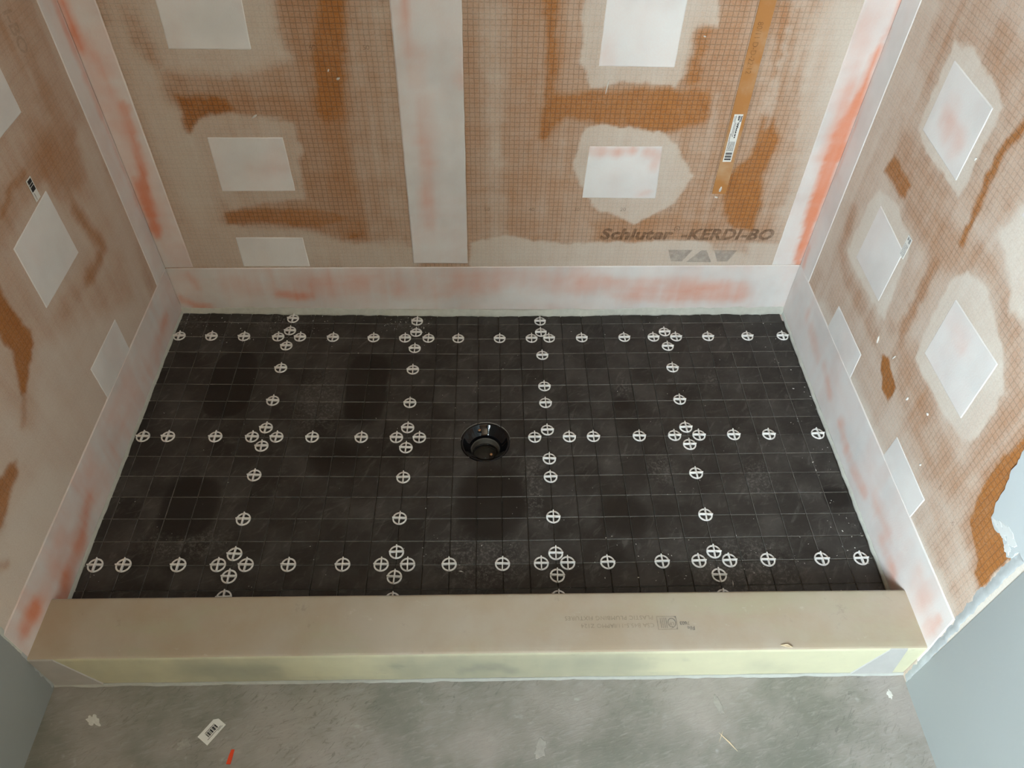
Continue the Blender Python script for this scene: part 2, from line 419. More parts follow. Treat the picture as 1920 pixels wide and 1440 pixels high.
def board_material(name, axis, film=THINSET, gv=1.0):
    """Orange fleece board printed with a 1 cm grid, under a smeared thinset film."""
    M = Mat(name, 0.85, 0.2)
    p = M.pos()
    sep = M.new('ShaderNodeSeparateXYZ'); M.lk(p, sep.inputs[0])
    grain = M.math('SUBTRACT', M.noise(p, 420, 1, 0.7), 0.5)
    wob = M.math('MULTIPLY', M.math('SUBTRACT', M.noise(p, 60, 0), 0.5), 0.16)

    def line(s):
        t = M.math('FRACT', M.math('ADD', M.math('MULTIPLY', s, 100.0), wob))
        return M.ramp(M.math('ABSOLUTE', M.math('SUBTRACT', t, 0.5)), 0.050, 0.100, 1.0, 0.0)
    grid = M.math('MAXIMUM', line(sep.outputs[axis]), line(sep.outputs['Z']))
    grid = M.math('MULTIPLY', grid, M.math('MULTIPLY_ADD', wob, 3.0, 0.85))
    haze = M.attr('haze')
    h = M.math('MULTIPLY_ADD', grain, 0.34, haze, clamp=True)
    base = M.mix(M.math('MULTIPLY_ADD', wob, 4.0, 0.5, clamp=True), ORANGE, ORANGE_D)
    dark = M.mix(M.math('MULTIPLY', grid, 0.70 * gv), base, (0.105, 0.050, 0.017))
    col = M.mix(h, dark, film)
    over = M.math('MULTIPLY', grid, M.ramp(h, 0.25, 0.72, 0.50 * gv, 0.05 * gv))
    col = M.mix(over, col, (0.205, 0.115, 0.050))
    M.bump(M.noise(p, 300, 1), 0.10, 0.0012)
    return M.color(col)


def membrane_material(name, white=THINSET_W):
    """Thin membrane strips and patches: coral fleece under a skim of thinset."""
    M = Mat(name, 0.75, 0.25)
    p = M.pos()
    pk = M.attr('pink')
    g = M.noise(p, 300, 1)
    f = M.math('MULTIPLY_ADD', M.math('SUBTRACT', g, 0.5), 0.08, pk, clamp=True)
    w = M.mix(M.ramp(M.noise(p, 8, 3), 0.35, 0.7), white, tuple(c * 0.88 for c in white))
    col = M.mix(f, w, CORAL)
    M.bump(g, 0.15, 0.001)
    return M.color(col)


def plain(name, c, rough=0.7, spec=0.3, var=0.12, scale=30.0, bump=0.0, metallic=0.0):
    M = Mat(name, rough, spec)
    p = M.pos()
    n = M.noise(p, scale, 2, 0.6)
    M.b.inputs['Metallic'].default_value = metallic
    if bump:
        M.bump(n, bump, 0.002)
    return M.color(M.mix(n, tuple(x * (1 - var) for x in c), tuple(min(1, x * (1 + var)) for x in c)))


M_BACK = board_material('fleece_board_back', 'X')
M_SIDE = board_material('fleece_board_side', 'Y', (0.680, 0.640, 0.565), 0.70)
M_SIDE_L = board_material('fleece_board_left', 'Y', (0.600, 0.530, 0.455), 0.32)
M_MEMB = membrane_material('membrane')
M_PATCH = membrane_material('patch_membrane', (0.720, 0.715, 0.690))
M_DRY = plain('primed_drywall', (0.285, 0.305, 0.295), 0.8, 0.25, 0.03, 6)
M_WARM = plain('warm_bounce_wall', (0.26, 0.155, 0.080), 0.85, 0.2, 0.05, 6)  # brown chosen for unseen walls so their bounce light is dim and warm
M_DRYP = plain('drywall_paper', (0.56, 0.58, 0.57), 0.8, 0.2, 0.05, 60)
M_CEIL = plain('warm_bounce_ceiling', (0.28, 0.195, 0.125), 0.9, 0.2, 0.02, 5)  # unseen ceiling browned to dim and warm the bounce light
M_SPACER = plain('white_plastic', (0.80, 0.80, 0.78), 0.42, 0.45, 0.04, 200)
M_BLACK = plain('glossy_black_plastic', (0.004, 0.004, 0.005), 0.07, 0.40, 0.2, 60)
M_BRASS = plain('brass_screw', (0.62, 0.33, 0.16), 0.35, 0.5, 0.15, 300, 0, 0.8)
M_GREYP = plain('grey_pipe', (0.085, 0.080, 0.068), 0.4, 0.45, 0.35, 90)
M_LABEL = plain('label_paper', (0.74, 0.74, 0.70), 0.55, 0.35, 0.04, 90)
M_INK = plain('black_ink', (0.020, 0.020, 0.022), 0.6, 0.3, 0.2, 200)
M_CRUMB = plain('dried_mortar', (0.62, 0.61, 0.57), 0.9, 0.2, 0.15, 300)
M_ORSCRAP = plain('orange_plastic', (0.80, 0.075, 0.02), 0.5, 0.4, 0.1, 200)
M_WOOD = plain('pale_wood', (0.68, 0.56, 0.38), 0.7, 0.3, 0.2, 300)
M_BEAD = plain('mortar_bead', (0.50, 0.515, 0.46), 0.85, 0.2, 0.16, 70, 0.5)
M_CAULK = plain('white_filler', (0.400, 0.425, 0.425), 0.8, 0.2, 0.22, 60, 0.4)
M_PVC = plain('window_pvc', (0.80, 0.80, 0.79), 0.35, 0.5, 0.02, 20)


def ink_material(name, c, opacity):
    M = Mat(name, 0.8, 0.2)
    p = M.pos()
    out = M.nt.nodes['Material Output']
    t = M.new('ShaderNodeBsdfTransparent')
    mx = M.new('ShaderNodeMixShader')
    f = M.ramp(M.noise(p, 70, 5, 0.65), 0.32, 0.68, opacity * 0.45, opacity)
    M.lk(f, mx.inputs[0]); M.lk(t.outputs[0], mx.inputs[1]); M.lk(M.b.outputs[0], mx.inputs[2])
    M.lk(mx.outputs[0], out.inputs['Surface'])
    return M.color(M.mix(M.noise(p, 200, 2), c, tuple(x * 0.8 for x in c)))


M_PRINT = ink_material('faded_board_print', (0.160, 0.090, 0.048), 0.52)
M_PRINT_F = ink_material('very_faded_print', (0.190, 0.120, 0.070), 0.20)
M_PRINT_G = ink_material('grey_logo_print', (0.300, 0.290, 0.290), 0.36)
M_STAMP = ink_material('ink_stamp', (0.130, 0.150, 0.170), 0.70)
M_STAMP_F = ink_material('ink_stamp_faint', (0.200, 0.195, 0.165), 0.50)


def tile_material():
    M = Mat('dark_slate_tile', 0.5, 0.35)
    p = M.pos()
    info = M.new('ShaderNodeObjectInfo')
    sep = M.new('ShaderNodeSeparateXYZ'); M.lk(p, sep.inputs[0])
    rnd = info.outputs['Random']

    def spot(cx, cy, rx, ry, pw=4.0, soft=0.5):
        a = M.math('POWER', M.math('ABSOLUTE', M.math('DIVIDE', M.math('SUBTRACT', sep.outputs['X'], cx), rx)), pw)
        b = M.math('POWER', M.math('ABSOLUTE', M.math('DIVIDE', M.math('SUBTRACT', sep.outputs['Y'], cy), ry)), pw)
        return M.ramp(M.math('ADD', a, b), 1.0 - soft, 1.0 + soft, 1.0, 0.0)
    # places wiped clean of dust by knees and boots
    clean = None
    for s in ((-0.104, -0.150, 0.050, 0.098, 3.5, 0.12), (0.203, -0.160, 0.045, 0.105, 4.0, 0.35),
              (-0.113, -0.480, 0.056, 0.070, 3.0, 0.35), (0.485, -0.470, 0.068, 0.088, 2.4, 0.45),
              (0.751, -0.506, 0.050, 0.048, 2.2, 0.6), (0.780, -0.212, 0.018, 0.020, 2.5, 0.5),
              (1.19, -0.47, 0.026, 0.024, 3, 0.6), (0.16, -0.36, 0.05, 0.05, 2, 0.9)):
        e = spot(*s)
        clean = e if clean is None else M.math('MAXIMUM', clean, e)
    # chalky scuffs
    scuff = None
    for s in ((0.792, -0.165, 0.016, 0.032, 2, 0.9), (0.994, -0.143, 0.022, 0.018, 2, 0.9),
              (0.573, -0.430, 0.020, 0.075, 2, 0.9), (0.844, -0.393, 0.030, 0.034, 2, 0.9),
              (1.04, -0.42, 0.035, 0.045, 2, 0.9), (0.290, 0.050, 0.040, 0.022, 2, 0.9),
              (-0.245, 0.055, 0.040, 0.030, 2, 0.9), (-0.02, 0.045, 0.065, 0.040, 2, 0.9),
              (0.969, -0.625, 0.10, 0.06, 2, 0.9), (0.10, -0.205, 0.055, 0.085, 2, 0.9),
              (-0.10, -0.56, 0.08, 0.035, 2, 0.9), (0.47, -0.60, 0.09, 0.05, 2, 0.9)):
        e = spot(*s)
        scuff = e if scuff is None else M.math('MAXIMUM', scuff, e)
    dust = M.ramp(M.noise(p, 13, 4, 0.68), 0.36, 0.78)
    s1 = M.noise(M.scaled(p, (75, 20, 1), (0, 0, 0.5)), 1.0, 4, 0.7, 0.6)
    s2 = M.noise(M.scaled(p, (18, 85, 1), (0, 0, -0.35)), 1.0, 4, 0.7, 0.8)
    fine = M.noise(p, 170, 3, 0.8)
    d = M.math('MULTIPLY_ADD', dust, 0.30, 0.06)
    d = M.math('MULTIPLY_ADD', M.ramp(s1, 0.54, 0.74), 0.40, d)
    d = M.math('MULTIPLY_ADD', M.ramp(s2, 0.56, 0.76), 0.36, d)
    d = M.math('MULTIPLY_ADD', M.ramp(fine, 0.58, 0.80), 0.08, d)
    d = M.math('MULTIPLY_ADD', rnd, 0.10, d)
    d = M.math('MULTIPLY_ADD', M.math('MULTIPLY', scuff, M.ramp(fine, 0.48, 0.64)), 0.60, d)
    d = M.math('MULTIPLY', d, M.math('MULTIPLY_ADD', clean, -0.88, 1.0), clamp=True)
    base = M.mix(rnd, (0.0105, 0.0080, 0.0062), (0.0150, 0.0125, 0.0108))
    col = M.mix(d, base, (0.125, 0.118, 0.108))
    M.sock(M.b.inputs['Roughness'], M.math('MULTIPLY_ADD', d, 0.35, 0.45))
    M.bump(M.noise(M.scaled(p, (45, 100, 1), (0, 0, 0.4)), 1.0, 3, 0.65, 1.0), 0.30, 0.0016)
    return M.color(col)


M_TILE = tile_material()
M_TILE_EDGE = plain('pale_tile_edge', (0.270, 0.255, 0.228), 0.85, 0.2, 0.6, 60)  # side faces paler than the tile tops
M_BED = plain('grey_mortar_bed', (0.070, 0.064, 0.056), 0.9, 0.2, 0.9, 40)


def floor_material():
    M = Mat('skimmed_subfloor', 0.8, 0.25)
    p = M.pos()
    big = M.noise(p, 4.5, 4, 0.62)
    s1 = M.noise(M.scaled(p, (34, 150, 1), (0, 0, -0.30)), 1.0, 5, 0.74, 0.9)
    s2 = M.noise(M.scaled(p, (36, 150, 1), (0, 0, -0.85)), 1.0, 5, 0.74, 0.9)
    mask = M.ramp(M.noise(p, 5, 2), 0.40, 0.62, 0.25, 1.0)
    col = M.mix(M.ramp(big, 0.32, 0.68), (0.175, 0.178, 0.148), (0.335, 0.308, 0.282))
    col = M.mix(M.math('MULTIPLY', M.ramp(s1, 0.50, 0.70), 0.32), col, (0.420, 0.412, 0.380))
    col = M.mix(M.math('MULTIPLY', M.math('MULTIPLY', M.ramp(s2, 0.56, 0.64), mask), 0.55), col, (0.125, 0.120, 0.105))
    col = M.mix(M.math('MULTIPLY', M.math('MULTIPLY', M.ramp(s1, 0.45, 0.36), mask), 0.45), col, (0.150, 0.145, 0.125))
    blot = M.ramp(M.noise(p, 21, 3, 0.7), 0.64, 0.76)
    col = M.mix(M.math('MULTIPLY', blot, 0.45), col, (0.52, 0.515, 0.49))
    M.bump(s1, 0.30, 0.002)
    return M.color(col)


M_FLOOR = floor_material()


def curb_top_material():
    M = Mat('curb_membrane', 0.75, 0.25)
    p = M.pos()
    col = M.mix(M.ramp(M.noise(p, 7, 5, 0.6), 0.32, 0.68), (0.395, 0.325, 0.238), (0.425, 0.378, 0.305))
    gr = M.ramp(M.noise(M.scaled(p, (3.2, 9, 1)), 1.0, 5, 0.6, 0.5), 0.50, 0.72)
    col = M.mix(M.math('MULTIPLY', gr, 0.7), col, (0.390, 0.372, 0.262))
    st = M.ramp(M.noise(p, 26, 5, 0.7), 0.62, 0.76)
    col = M.mix(M.math('MULTIPLY', st, 0.42), col, (0.20, 0.175, 0.145))
    wt = M.ramp(M.noise(M.scaled(p, (26, 40, 1)), 1.0, 5, 0.7), 0.63, 0.76)
    col = M.mix(M.math('MULTIPLY', wt, 0.45), col, (0.60, 0.58, 0.52))
    M.bump(M.noise(p, 90, 4), 0.2, 0.001)
    return M.color(col)


def curb_front_material():
    M = Mat('curb_front_membrane', 0.7, 0.25)
    p = M.pos()
    g = M.attr('pink')
    n = M.math('SUBTRACT', M.noise(p, 20, 6, 0.65), 0.5)
    f = M.math('MULTIPLY_ADD', n, 0.35, g, clamp=True)
    col = M.mix(f, (0.560, 0.550, 0.385), (0.300, 0.305, 0.240))
    st = M.ramp(M.noise(M.scaled(p, (22, 1, 60)), 1.0, 5, 0.7), 0.64, 0.76)
    col = M.mix(M.math('MULTIPLY', st, 0.45), col, (0.16, 0.16, 0.13))
    M.bump(M.noise(p, 90, 4), 0.2, 0.001)
    return M.color(col)


M_CURB_TOP = curb_top_material()
M_CURB_FRONT = curb_front_material()
M_CURB_PATCH = plain('grey_curb_patch', (0.400, 0.400, 0.385), 0.75, 0.25, 0.10, 40)


# ------------------------------------------------------------------ walls of the shower
def wall_mesh(name, to3d, u0, u1, z0, z1, ops, base, flip, thick, zdense=1.0, step=0.004):
    nu = int(round((u1 - u0) / step)) + 1
    us = np.linspace(u0, u1, nu)
    zs = np.concatenate([np.linspace(z0, zdense, int(round((zdense - z0) / step)) + 1), np.linspace(zdense, z1, 15)[1:]])
    U, Z = np.meshgrid(us, zs)
    hz = paint(U, Z, base, ops)
    V = to3d(U.ravel(), Z.ravel(), 0.0)
    nz = len(zs)
    i = np.arange(nz - 1)[:, None] * nu + np.arange(nu - 1)[None, :]
    F = np.stack([i, i + 1, i + 1 + nu, i + nu], -1).reshape(-1, 4)
    if flip:
        F = F[:, ::-1]
    n0 = len(V)
    cu = np.array([u0, u1, u1, u0, u0, u1, u1, u0]); cz = np.array([z0, z0, z1, z1] * 2)
    B = np.concatenate([to3d(cu[:4], cz[:4], 0.0), to3d(cu[4:], cz[4:], thick)])
    V = np.concatenate([V, B])
    q = [(4, 5, 6, 7), (0, 1, 5, 4), (1, 2, 6, 5), (2, 3, 7, 6), (3, 0, 4, 7)]
    faces = F.tolist() + [[n0 + k for k in f] for f in q]
    me = mesh(name, V.tolist(), faces)
    attr(me, 'haze', np.concatenate([hz.ravel(), np.full(8, base)]))
    return me


def to_back(u, z, d): return np.stack([u, np.full_like(u, YB + d), z], -1)
def to_left(u, z, d): return np.stack([np.full_like(u, XL - d), u, z], -1)
def to_right(u, z, d): return np.stack([np.full_like(u, XR + d), u, z], -1)


wall_back = link('wall_back', wall_mesh('wall_back', to_back, XL, XR, ZF, CEIL, PAINT_BACK, 0.38, False, 0.0125), M_BACK)
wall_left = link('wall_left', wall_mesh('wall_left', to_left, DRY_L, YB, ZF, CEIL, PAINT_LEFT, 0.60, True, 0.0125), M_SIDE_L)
wall_right = link('wall_right', wall_mesh('wall_right', to_right, DRY_R, YB, ZF, CEIL, PAINT_RIGHT, 0.60, False, 0.0125), M_SIDE)
tag(wall_back, 'orange waterproofing board printed with a fine grid behind the tray, smeared with mortar', kind='structure')
tag(wall_left, 'shadowed orange waterproofing board on the left, smeared with mortar', kind='structure')
tag(wall_right, 'bright orange waterproofing board on the right with diamond-looking white patches', kind='structure')


def sheet(name, parent, to3d, corners, mat, ops=(), base=0.05, t=0.0014, step=0.008, flip=False, lip=0.0022, off=0.0, bulge=0.0):
    """A thin membrane piece glued on a wall: a fine grid with a tapered rim."""
    (a, b, c, d) = [np.array(q, float) for q in corners]
    nu = max(3, int(np.linalg.norm(b - a) / step) + 1)
    nv = max(3, int(np.linalg.norm(d - a) / step) + 1)
    lu = lip / max(np.linalg.norm(b - a), 1e-4); lv = lip / max(np.linalg.norm(d - a), 1e-4)
    s = np.concatenate([[0], np.linspace(lu, 1 - lu, nu), [1]])
    r = np.concatenate([[0], np.linspace(lv, 1 - lv, nv), [1]])
    S, T = np.meshgrid(s, r)
    pu = (1 - S) * (1 - T) * a[0] + S * (1 - T) * b[0] + S * T * c[0] + (1 - S) * T * d[0]
    pz = (1 - S) * (1 - T) * a[1] + S * (1 - T) * b[1] + S * T * c[1] + (1 - S) * T * d[1]
    rim = (S == 0) | (S == 1) | (T == 0) | (T == 1)
    wob = 0.0016 * fbm(NA, pu * 60, pz * 60)
    pu = pu + wob * rim; pz = pz + 0.0016 * fbm(NB, pu * 60, pz * 60) * rim
    h = np.where(rim, -0.0003, t + 0.0003 * fbm(NC, pu * 30, pz * 30)) + off
    V = np.zeros((S.size, 3))
    base3 = to3d(pu.ravel(), pz.ravel(), 0.0)
    n = to3d(np.array([0.0]), np.array([0.0]), -1.0)[0] - to3d(np.array([0.0]), np.array([0.0]), 0.0)[0]
    V = base3 + h.ravel()[:, None] * n[None, :]
    w = len(s)
    i = np.arange(len(r) - 1)[:, None] * w + np.arange(w - 1)[None, :]
    F = np.stack([i, i + 1, i + 1 + w, i + w], -1).reshape(-1, 4)
    if flip:
        F = F[:, ::-1]
    me = mesh(name, V.tolist(), F.tolist(), False)
    attr(me, 'pink', paint(pu, pz, base, ops, 0.0035, 2.0).ravel())
    return link(name, me, mat, parent)


def rect(u0, u1, z0, z1): return [(u0, z0), (u1, z0), (u1, z1), (u0, z1)]


def st(v, w, soft, pts, a=1.0): return ('s', v, soft, a, pts, w)


# strips along the joints
BASE_OPS_BACK = [st(.30, .075, .03, [(-.12, .10), (.1, .105), (.45, .10)], .8),
                 st(.62, .024, .008, [(-.025, .070), (.02, .064), (.05, .066)], .9),
                 st(.42, .050, .02, [(.07, .095), (.18, .105)], .8),
                 st(.32, .060, .025, [(.25, .095), (.45, .105)], .7),
                 st(.36, .055, .025, [(.50, .115), (.62, .112), (.74, .110)], .8),
                 st(.44, .044, .020, [(.70, .100), (.86, .098), (1.10, .092)], .9),
                 st(.48, .036, .016, [(.80, .066), (.95, .062), (1.10, .068)], .9),
                 st(.60, .016, .010, [(.86, .090), (.96, .080), (1.03, .090)], .8),
                 st(.05, .030, .014, [(.40, .048), (.55, .055), (.66, .050)], .8),
                 st(.05, .030, .012, [(1.02, .142), (1.14, .130)], .8),
                 st(.04, .070, .018, [(1.155, .12), (1.19, .06)], .95),
                 st(.60, .020, .008, [(-.262, .055), (-.24, .035), (-.20, .03)], .9),
                 st(.45, .018, .008, [(-.225, .13), (-.21, .09)], .8)]
base_back = sheet('base_strip', wall_back, to_back, [(XL, .020), (XR, .020), (XR, .164), (XL, .149)], M_MEMB, BASE_OPS_BACK, 0.10)
sheet('seam_strip', wall_back, to_back, [(.306, .166), (.433, .166), (.441, CEIL), (.310, CEIL)], M_MEMB,
      [st(.42, .020, .012, [(.335, .80), (.332, .66)], .9), st(.30, .030, .018, [(.345, .66), (.352, .50)], .8),
       st(.42, .026, .014, [(.352, .48), (.352, .36), (.350, .28)], .8), st(.25, .02, .01, [(.432, .66), (.430, .60)], .8)],
      0.07, off=0.0003, step=0.012)
sheet('corner_strip', wall_back, to_back, [(XL, .150), (-.208, .152), (-.205, CEIL), (XL, CEIL)], M_MEMB,
      [st(.85, .018, .008, [(-.268, .80), (-.266, .66)], .9), st(.42, .035, .018, [(-.245, .66), (-.24, .5), (-.245, .42)], .9),
       st(.75, .014, .007, [(-.226, .56), (-.230, .48), (-.236, .42), (-.248, .35), (-.258, .28), (-.262, .24)], .95),
       st(.85, .026, .010, [(-.250, .38), (-.255, .32), (-.262, .26)], .9)], 0.15, off=0.0003)
sheet('corner_strip', wall_back, to_back, [(1.156, .164), (XR, .164), (XR, CEIL), (1.160, CEIL)], M_MEMB,
      [st(.25, .040, .02, [(1.18, .76), (1.19, .55)], .7),
       st(.90, .006, .005, [(1.222, .78), (1.220, .66)], .7), st(.90, .014, .008, [(1.217, .68), (1.212, .60)], .9),
       st(.45, .050, .018, [(1.200, .60), (1.195, .45)], .8),
       ('p', .88, .006, .97, [(1.2235, .62), (1.2235, .16), (1.206, .16), (1.200, .24), (1.190, .32), (1.186, .40), (1.188, .50), (1.202, .57), (1.214, .63)], 0),
       st(.35, .006, .006, [(1.2235, .50), (1.2235, .30)], .6)], 0.08, off=0.0003)
sheet('corner_strip', wall_left, to_left, [(.022, .148), (YB, .148), (YB, CEIL), (.024, CEIL)], M_MEMB,
      [st(.62, .018, .012, [(.078, .80), (.076, .66), (.080, .54)], .9), st(.45, .010, .008, [(.080, .54), (.079, .30)], .8)], 0.10, flip=True)
sheet('corner_strip', wall_right, to_right, [(YB, .166), (.018, .166), (.024, CEIL), (YB, CEIL)], M_MEMB,
      [st(.45, .008, .006, [(.083, .72), (.080, .52), (.083, .40)], .8), st(.5, .016, .01, [(.076, .22), (.074, .17)], .8)], 0.05, flip=True)
sheet('base_strip', wall_right, to_right, [(YB, .018), (-.815, .018), (-.806, .167), (YB, .168)], M_MEMB,
      [st(.34, .030, .014, [(-.03, .115), (-.09, .105), (-.14, .09)], .9), st(.42, .020, .010, [(-.18, .10), (-.25, .075)], .9),
       st(.40, .026, .010, [(-.33, .075), (-.36, .06), (-.42, .055), (-.49, .06)], .9), st(.30, .040, .015, [(-.53, .09), (-.60, .075)], .8),
       st(.42, .026, .012, [(-.60, .055), (-.66, .05), (-.68, .035)], .8), st(.28, .040, .02, [(-.70, .12), (-.78, .10)], .8),
       st(.45, .016, .008, [(-.785, .075), (-.790, .13)], .7)], 0.09, off=0.0003, flip=False)
sheet('base_strip', wall_left, to_left, [(-.806, .018), (YB, .018), (YB, .150), (-.806, .150)], M_MEMB,
      [st(.40, .050, .02, [(-.02, .06), (-.10, .05), (-.16, .06)], .8), st(.55, .020, .010, [(.00, .07), (-.06, .062)], .9),
       st(.30, .080, .03, [(-.20, .08), (-.40, .08), (-.50, .10)], .8), st(.65, .022, .012, [(-.505, .075), (-.56, .055), (-.60, .04)], .95),
       st(.72, .040, .014, [(-.58, .055), (-.65, .045), (-.70, .03)], .9), st(.80, .036, .012, [(-.735, .10), (-.770, .105)], .9),
       st(.40, .040, .02, [(-.62, .10), (-.70, .09)], .6)], 0.18, off=0.0003, flip=True)

# rectangles of membrane glued over the fixings
PATCH_BACK = [([(-.107, .665), (.045, .665), (.050, .790), (-.102, .790)], 'patch at the upper left corner', []),
              ([(-.088, .359), (.069, .361), (.067, .488), (-.086, .487)], '', [st(.16, .05, .03, [(0, .40), (.05, .43)], .8)]),
              ([(-.091, .155), (.064, .155), (.062, .239), (-.090, .239)], '', []),
              ([(.691, .641), (.837, .640), (.838, .770), (.693, .770)], '', [st(.14, .03, .02, [(.70, .68), (.70, .66)], .8)]),
              ([(.686, .348), (.848, .347), (.842, .474), (.690, .473)], '', [st(.42, .022, .008, [(.695, .466), (.75, .462), (.775, .466)], .9),
               st(.35, .020, .010, [(.810, .462), (.836, .456), (.828, .43)], .8), st(.3, .010, .006, [(.815, .362), (.835, .368)], .8)])]
for c, _, ops in PATCH_BACK:
    sheet('membrane_patch', wall_back, to_back, c, M_PATCH, ops, 0.03, t=0.0009)
PATCH_RIGHT = [([(-.145, .645), (-.292, .638), (-.290, .762), (-.145, .767)], [st(.30, .05, .02, [(-.20, .70), (-.24, .68)], .8)]),
               ([(-.119, .350), (-.252, .348), (-.253, .468), (-.123, .478)], []),
               ([(-.431, .392), (-.579, .393), (-.576, .516), (-.429, .513)], [st(.22, .03, .02, [(-.45, .49), (-.50, .48)], .8)]),
               ([(-.128, .160), (-.284, .160), (-.280, .233), (-.134, .234)], []),
               ([(-.478, .160), (-.616, .160), (-.618, .225), (-.482, .228)], []),
               ([(-.455, .690), (-.605, .690), (-.605, .815), (-.455, .815)], []),
               ([(-.130, .930), (-.280, .930), (-.280, 1.055), (-.130, 1.055)], [])]
for c, ops in PATCH_RIGHT:
    sheet('membrane_patch', wall_right, to_right, c, M_PATCH, ops, 0.03, t=0.0009)
PATCH_LEFT = [([(-.300, .668), (-.154, .668), (-.153, .795), (-.300, .795)], []),
              ([(-.340, .408), (-.186, .408), (-.190, .546), (-.337, .534)], []),
              ([(-.317, .142), (-.178, .142), (-.177, .234), (-.319, .235)], [])]
for c, ops in PATCH_LEFT:
    sheet('membrane_patch', wall_left, to_left, c, M_PATCH, ops, 0.05, t=0.0009, flip=True)


# mortar left along the foot of each wall
def bead(name, parent, p0, p1, inward, z_of, seed, h=0.018, w=0.008, mat=M_BEAD):
    n = int((Vector(p1) - Vector(p0)).length / 0.006) + 1
    verts, faces = [], []
    inward = Vector(inward)
    for i in range(n + 1):
        t = i / n
        q = Vector(p0).lerp(Vector(p1), t)
        s = (q.x + q.y) * 40
        a = float(fbm(NA, np.array([s + seed]), np.array([seed * 1.7]))[0])
        b = float(fbm(NB, np.array([s * 0.5 + seed]), np.array([seed * 2.3]))[0])
        hh = h * (1 + 0.7 * b); ww = w * (1 + 1.1 * a)
        z0 = z_of(q.x, q.y)
        for dd, zz in ((0.0, z0 + hh), (ww * 0.35, z0 + hh * 0.65), (ww * 0.8, z0 + hh * 0.2), (ww, z0 - 0.002), (0.0, z0 - 0.004)):
            v = q + inward * dd
            verts.append((v.x, v.y, zz))
    for i in range(n):
        for k in range(5):
            a, b = i * 5 + k, i * 5 + (k + 1) % 5
            faces.append((a, a + 5, b + 5, b))
    me = mesh(name, verts, faces, True)
    return link(name, me, mat, parent)


bead('mortar_bead', wall_back, (XL, YB, 0), (XR, YB, 0), (0, -1, 0), zf, 1.3, 0.022, 0.007)
bead('mortar_bead', wall_right, (XR, YB, 0), (XR, CURB_Y1, 0), (-1, 0, 0), zf, 4.7, 0.008, 0.004)
bead('mortar_bead', wall_left, (XL, CURB_Y1, 0), (XL, YB, 0), (1, 0, 0), zf, 9.1, 0.009, 0.004)


# ------------------------------------------------------------------ print and stickers on the boards
def text_mesh(name, body, size, shear=0.0, bold=0.0, align='LEFT', space=1.0):
    cu = bpy.data.curves.new(name, 'FONT')
    cu.body = body
    cu.size = size
    cu.shear = shear
    cu.offset = bold
    cu.align_x = align
    cu.space_character = space
    cu.resolution_u = 3
    tmp = bpy.data.objects.new(name + '_tmp', cu)
    COL.objects.link(tmp)
    dg = bpy.context.evaluated_depsgraph_get()
    me = bpy.data.meshes.new_from_object(tmp.evaluated_get(dg))
    bpy.data.objects.remove(tmp)
    bpy.data.curves.remove(cu)
    me.materials.clear()
    return me


def place_print(name, me, parent, mat, origin, right, up, sx=1.0, sy=1.0):
    """Lay a flat mesh (x right, y up) on a wall."""
    r, u = Vector(right), Vector(up)
    n = r.cross(u)
    for v in me.vertices:
        q = Vector(origin) + r * v.co.x * sx + u * v.co.y * sy + n * v.co.z
        v.co = q
    return link(name, me, mat, parent)


Xp, Yp, Zp = Vector((1, 0, 0)), Vector((0, 1, 0)), Vector((0, 0, 1))
EPS = 0.0009


def on_back(x, z, e=EPS): return (x, YB - e, z)


place_print('printed_lettering', text_mesh('lettering', 'Schluter', 0.0405, 0.20, 0.0017, space=1.04), wall_back, M_PRINT, on_back(0.736, 0.2385), Xp, Zp, 1.15, 1.0)
ring_bm = bmesh.new()
rv = [[ring_bm.verts.new((q * math.cos(2 * math.pi * i / 24), q * math.sin(2 * math.pi * i / 24), 0)) for i in range(24)] for q in (.0056, .0070)]
for i in range(24):
    ring_bm.faces.new((rv[0][i], rv[1][i], rv[1][(i + 1) % 24], rv[0][(i + 1) % 24]))
place_print('printed_mark', from_bm('mark', ring_bm), wall_back, M_PRINT, on_back(0.9095, 0.2675), Xp, Zp)
place_print('printed_mark', text_mesh('mark', 'R', 0.0095, align='CENTER'), wall_back, M_PRINT, on_back(0.9095, 0.2643), Xp, Zp)
place_print('printed_lettering', text_mesh('lettering', '-KERDI-BO', 0.0405, 0.20, 0.0017, space=1.06), wall_back, M_PRINT, on_back(0.921, 0.2385), Xp, Zp, 1.04, 1.0)


def poly_mesh(name, pts):
    return mesh(name, [(x, y, 0) for x, y in pts], [tuple(range(len(pts)))])


for pts in ([(0.900, 0.208), (0.957, 0.208), (0.938, 0.174), (0.912, 0.174)],
            [(0.948, 0.172), (1.008, 0.172), (0.990, 0.207), (0.978, 0.207)],
            [(1.008, 0.207), (1.062, 0.207), (1.046, 0.174), (1.022, 0.174)]):
    place_print('printed_logo_shape', poly_mesh('logo_shape', pts), wall_back, M_PRINT_G, on_back(0, 0), Xp, Zp)
for body, x, z in (('50', .478, .318), ('40', .577, .3185), ('30', .677, .319), ('20', .7795, .3195), ('10', .8828, .320), ('0', .9817, .3205), ('10', 1.083, .321),
                   ('60', .157, .672), ('50', .256, .673)):
    place_print('printed_number', text_mesh('number', body, 0.013, align='CENTER'), wall_back, M_PRINT, on_back(x, z - .005), Xp, Zp)
for body, y, z in (('5', -.628, .272), ('6', -.690, .262)):
    place_print('printed_number', text_mesh('number', body, 0.014, align='CENTER'), wall_right, M_PRINT, (XR - EPS, y, z), -Yp, Zp)
place_print('printed_lettering', text_mesh('lettering', 'I-BO', 0.040, 0.22, 0.0008), wall_left, M_PRINT_F, (XL + EPS, -.085, .80), -Zp, Yp, 0.9, 0.9)

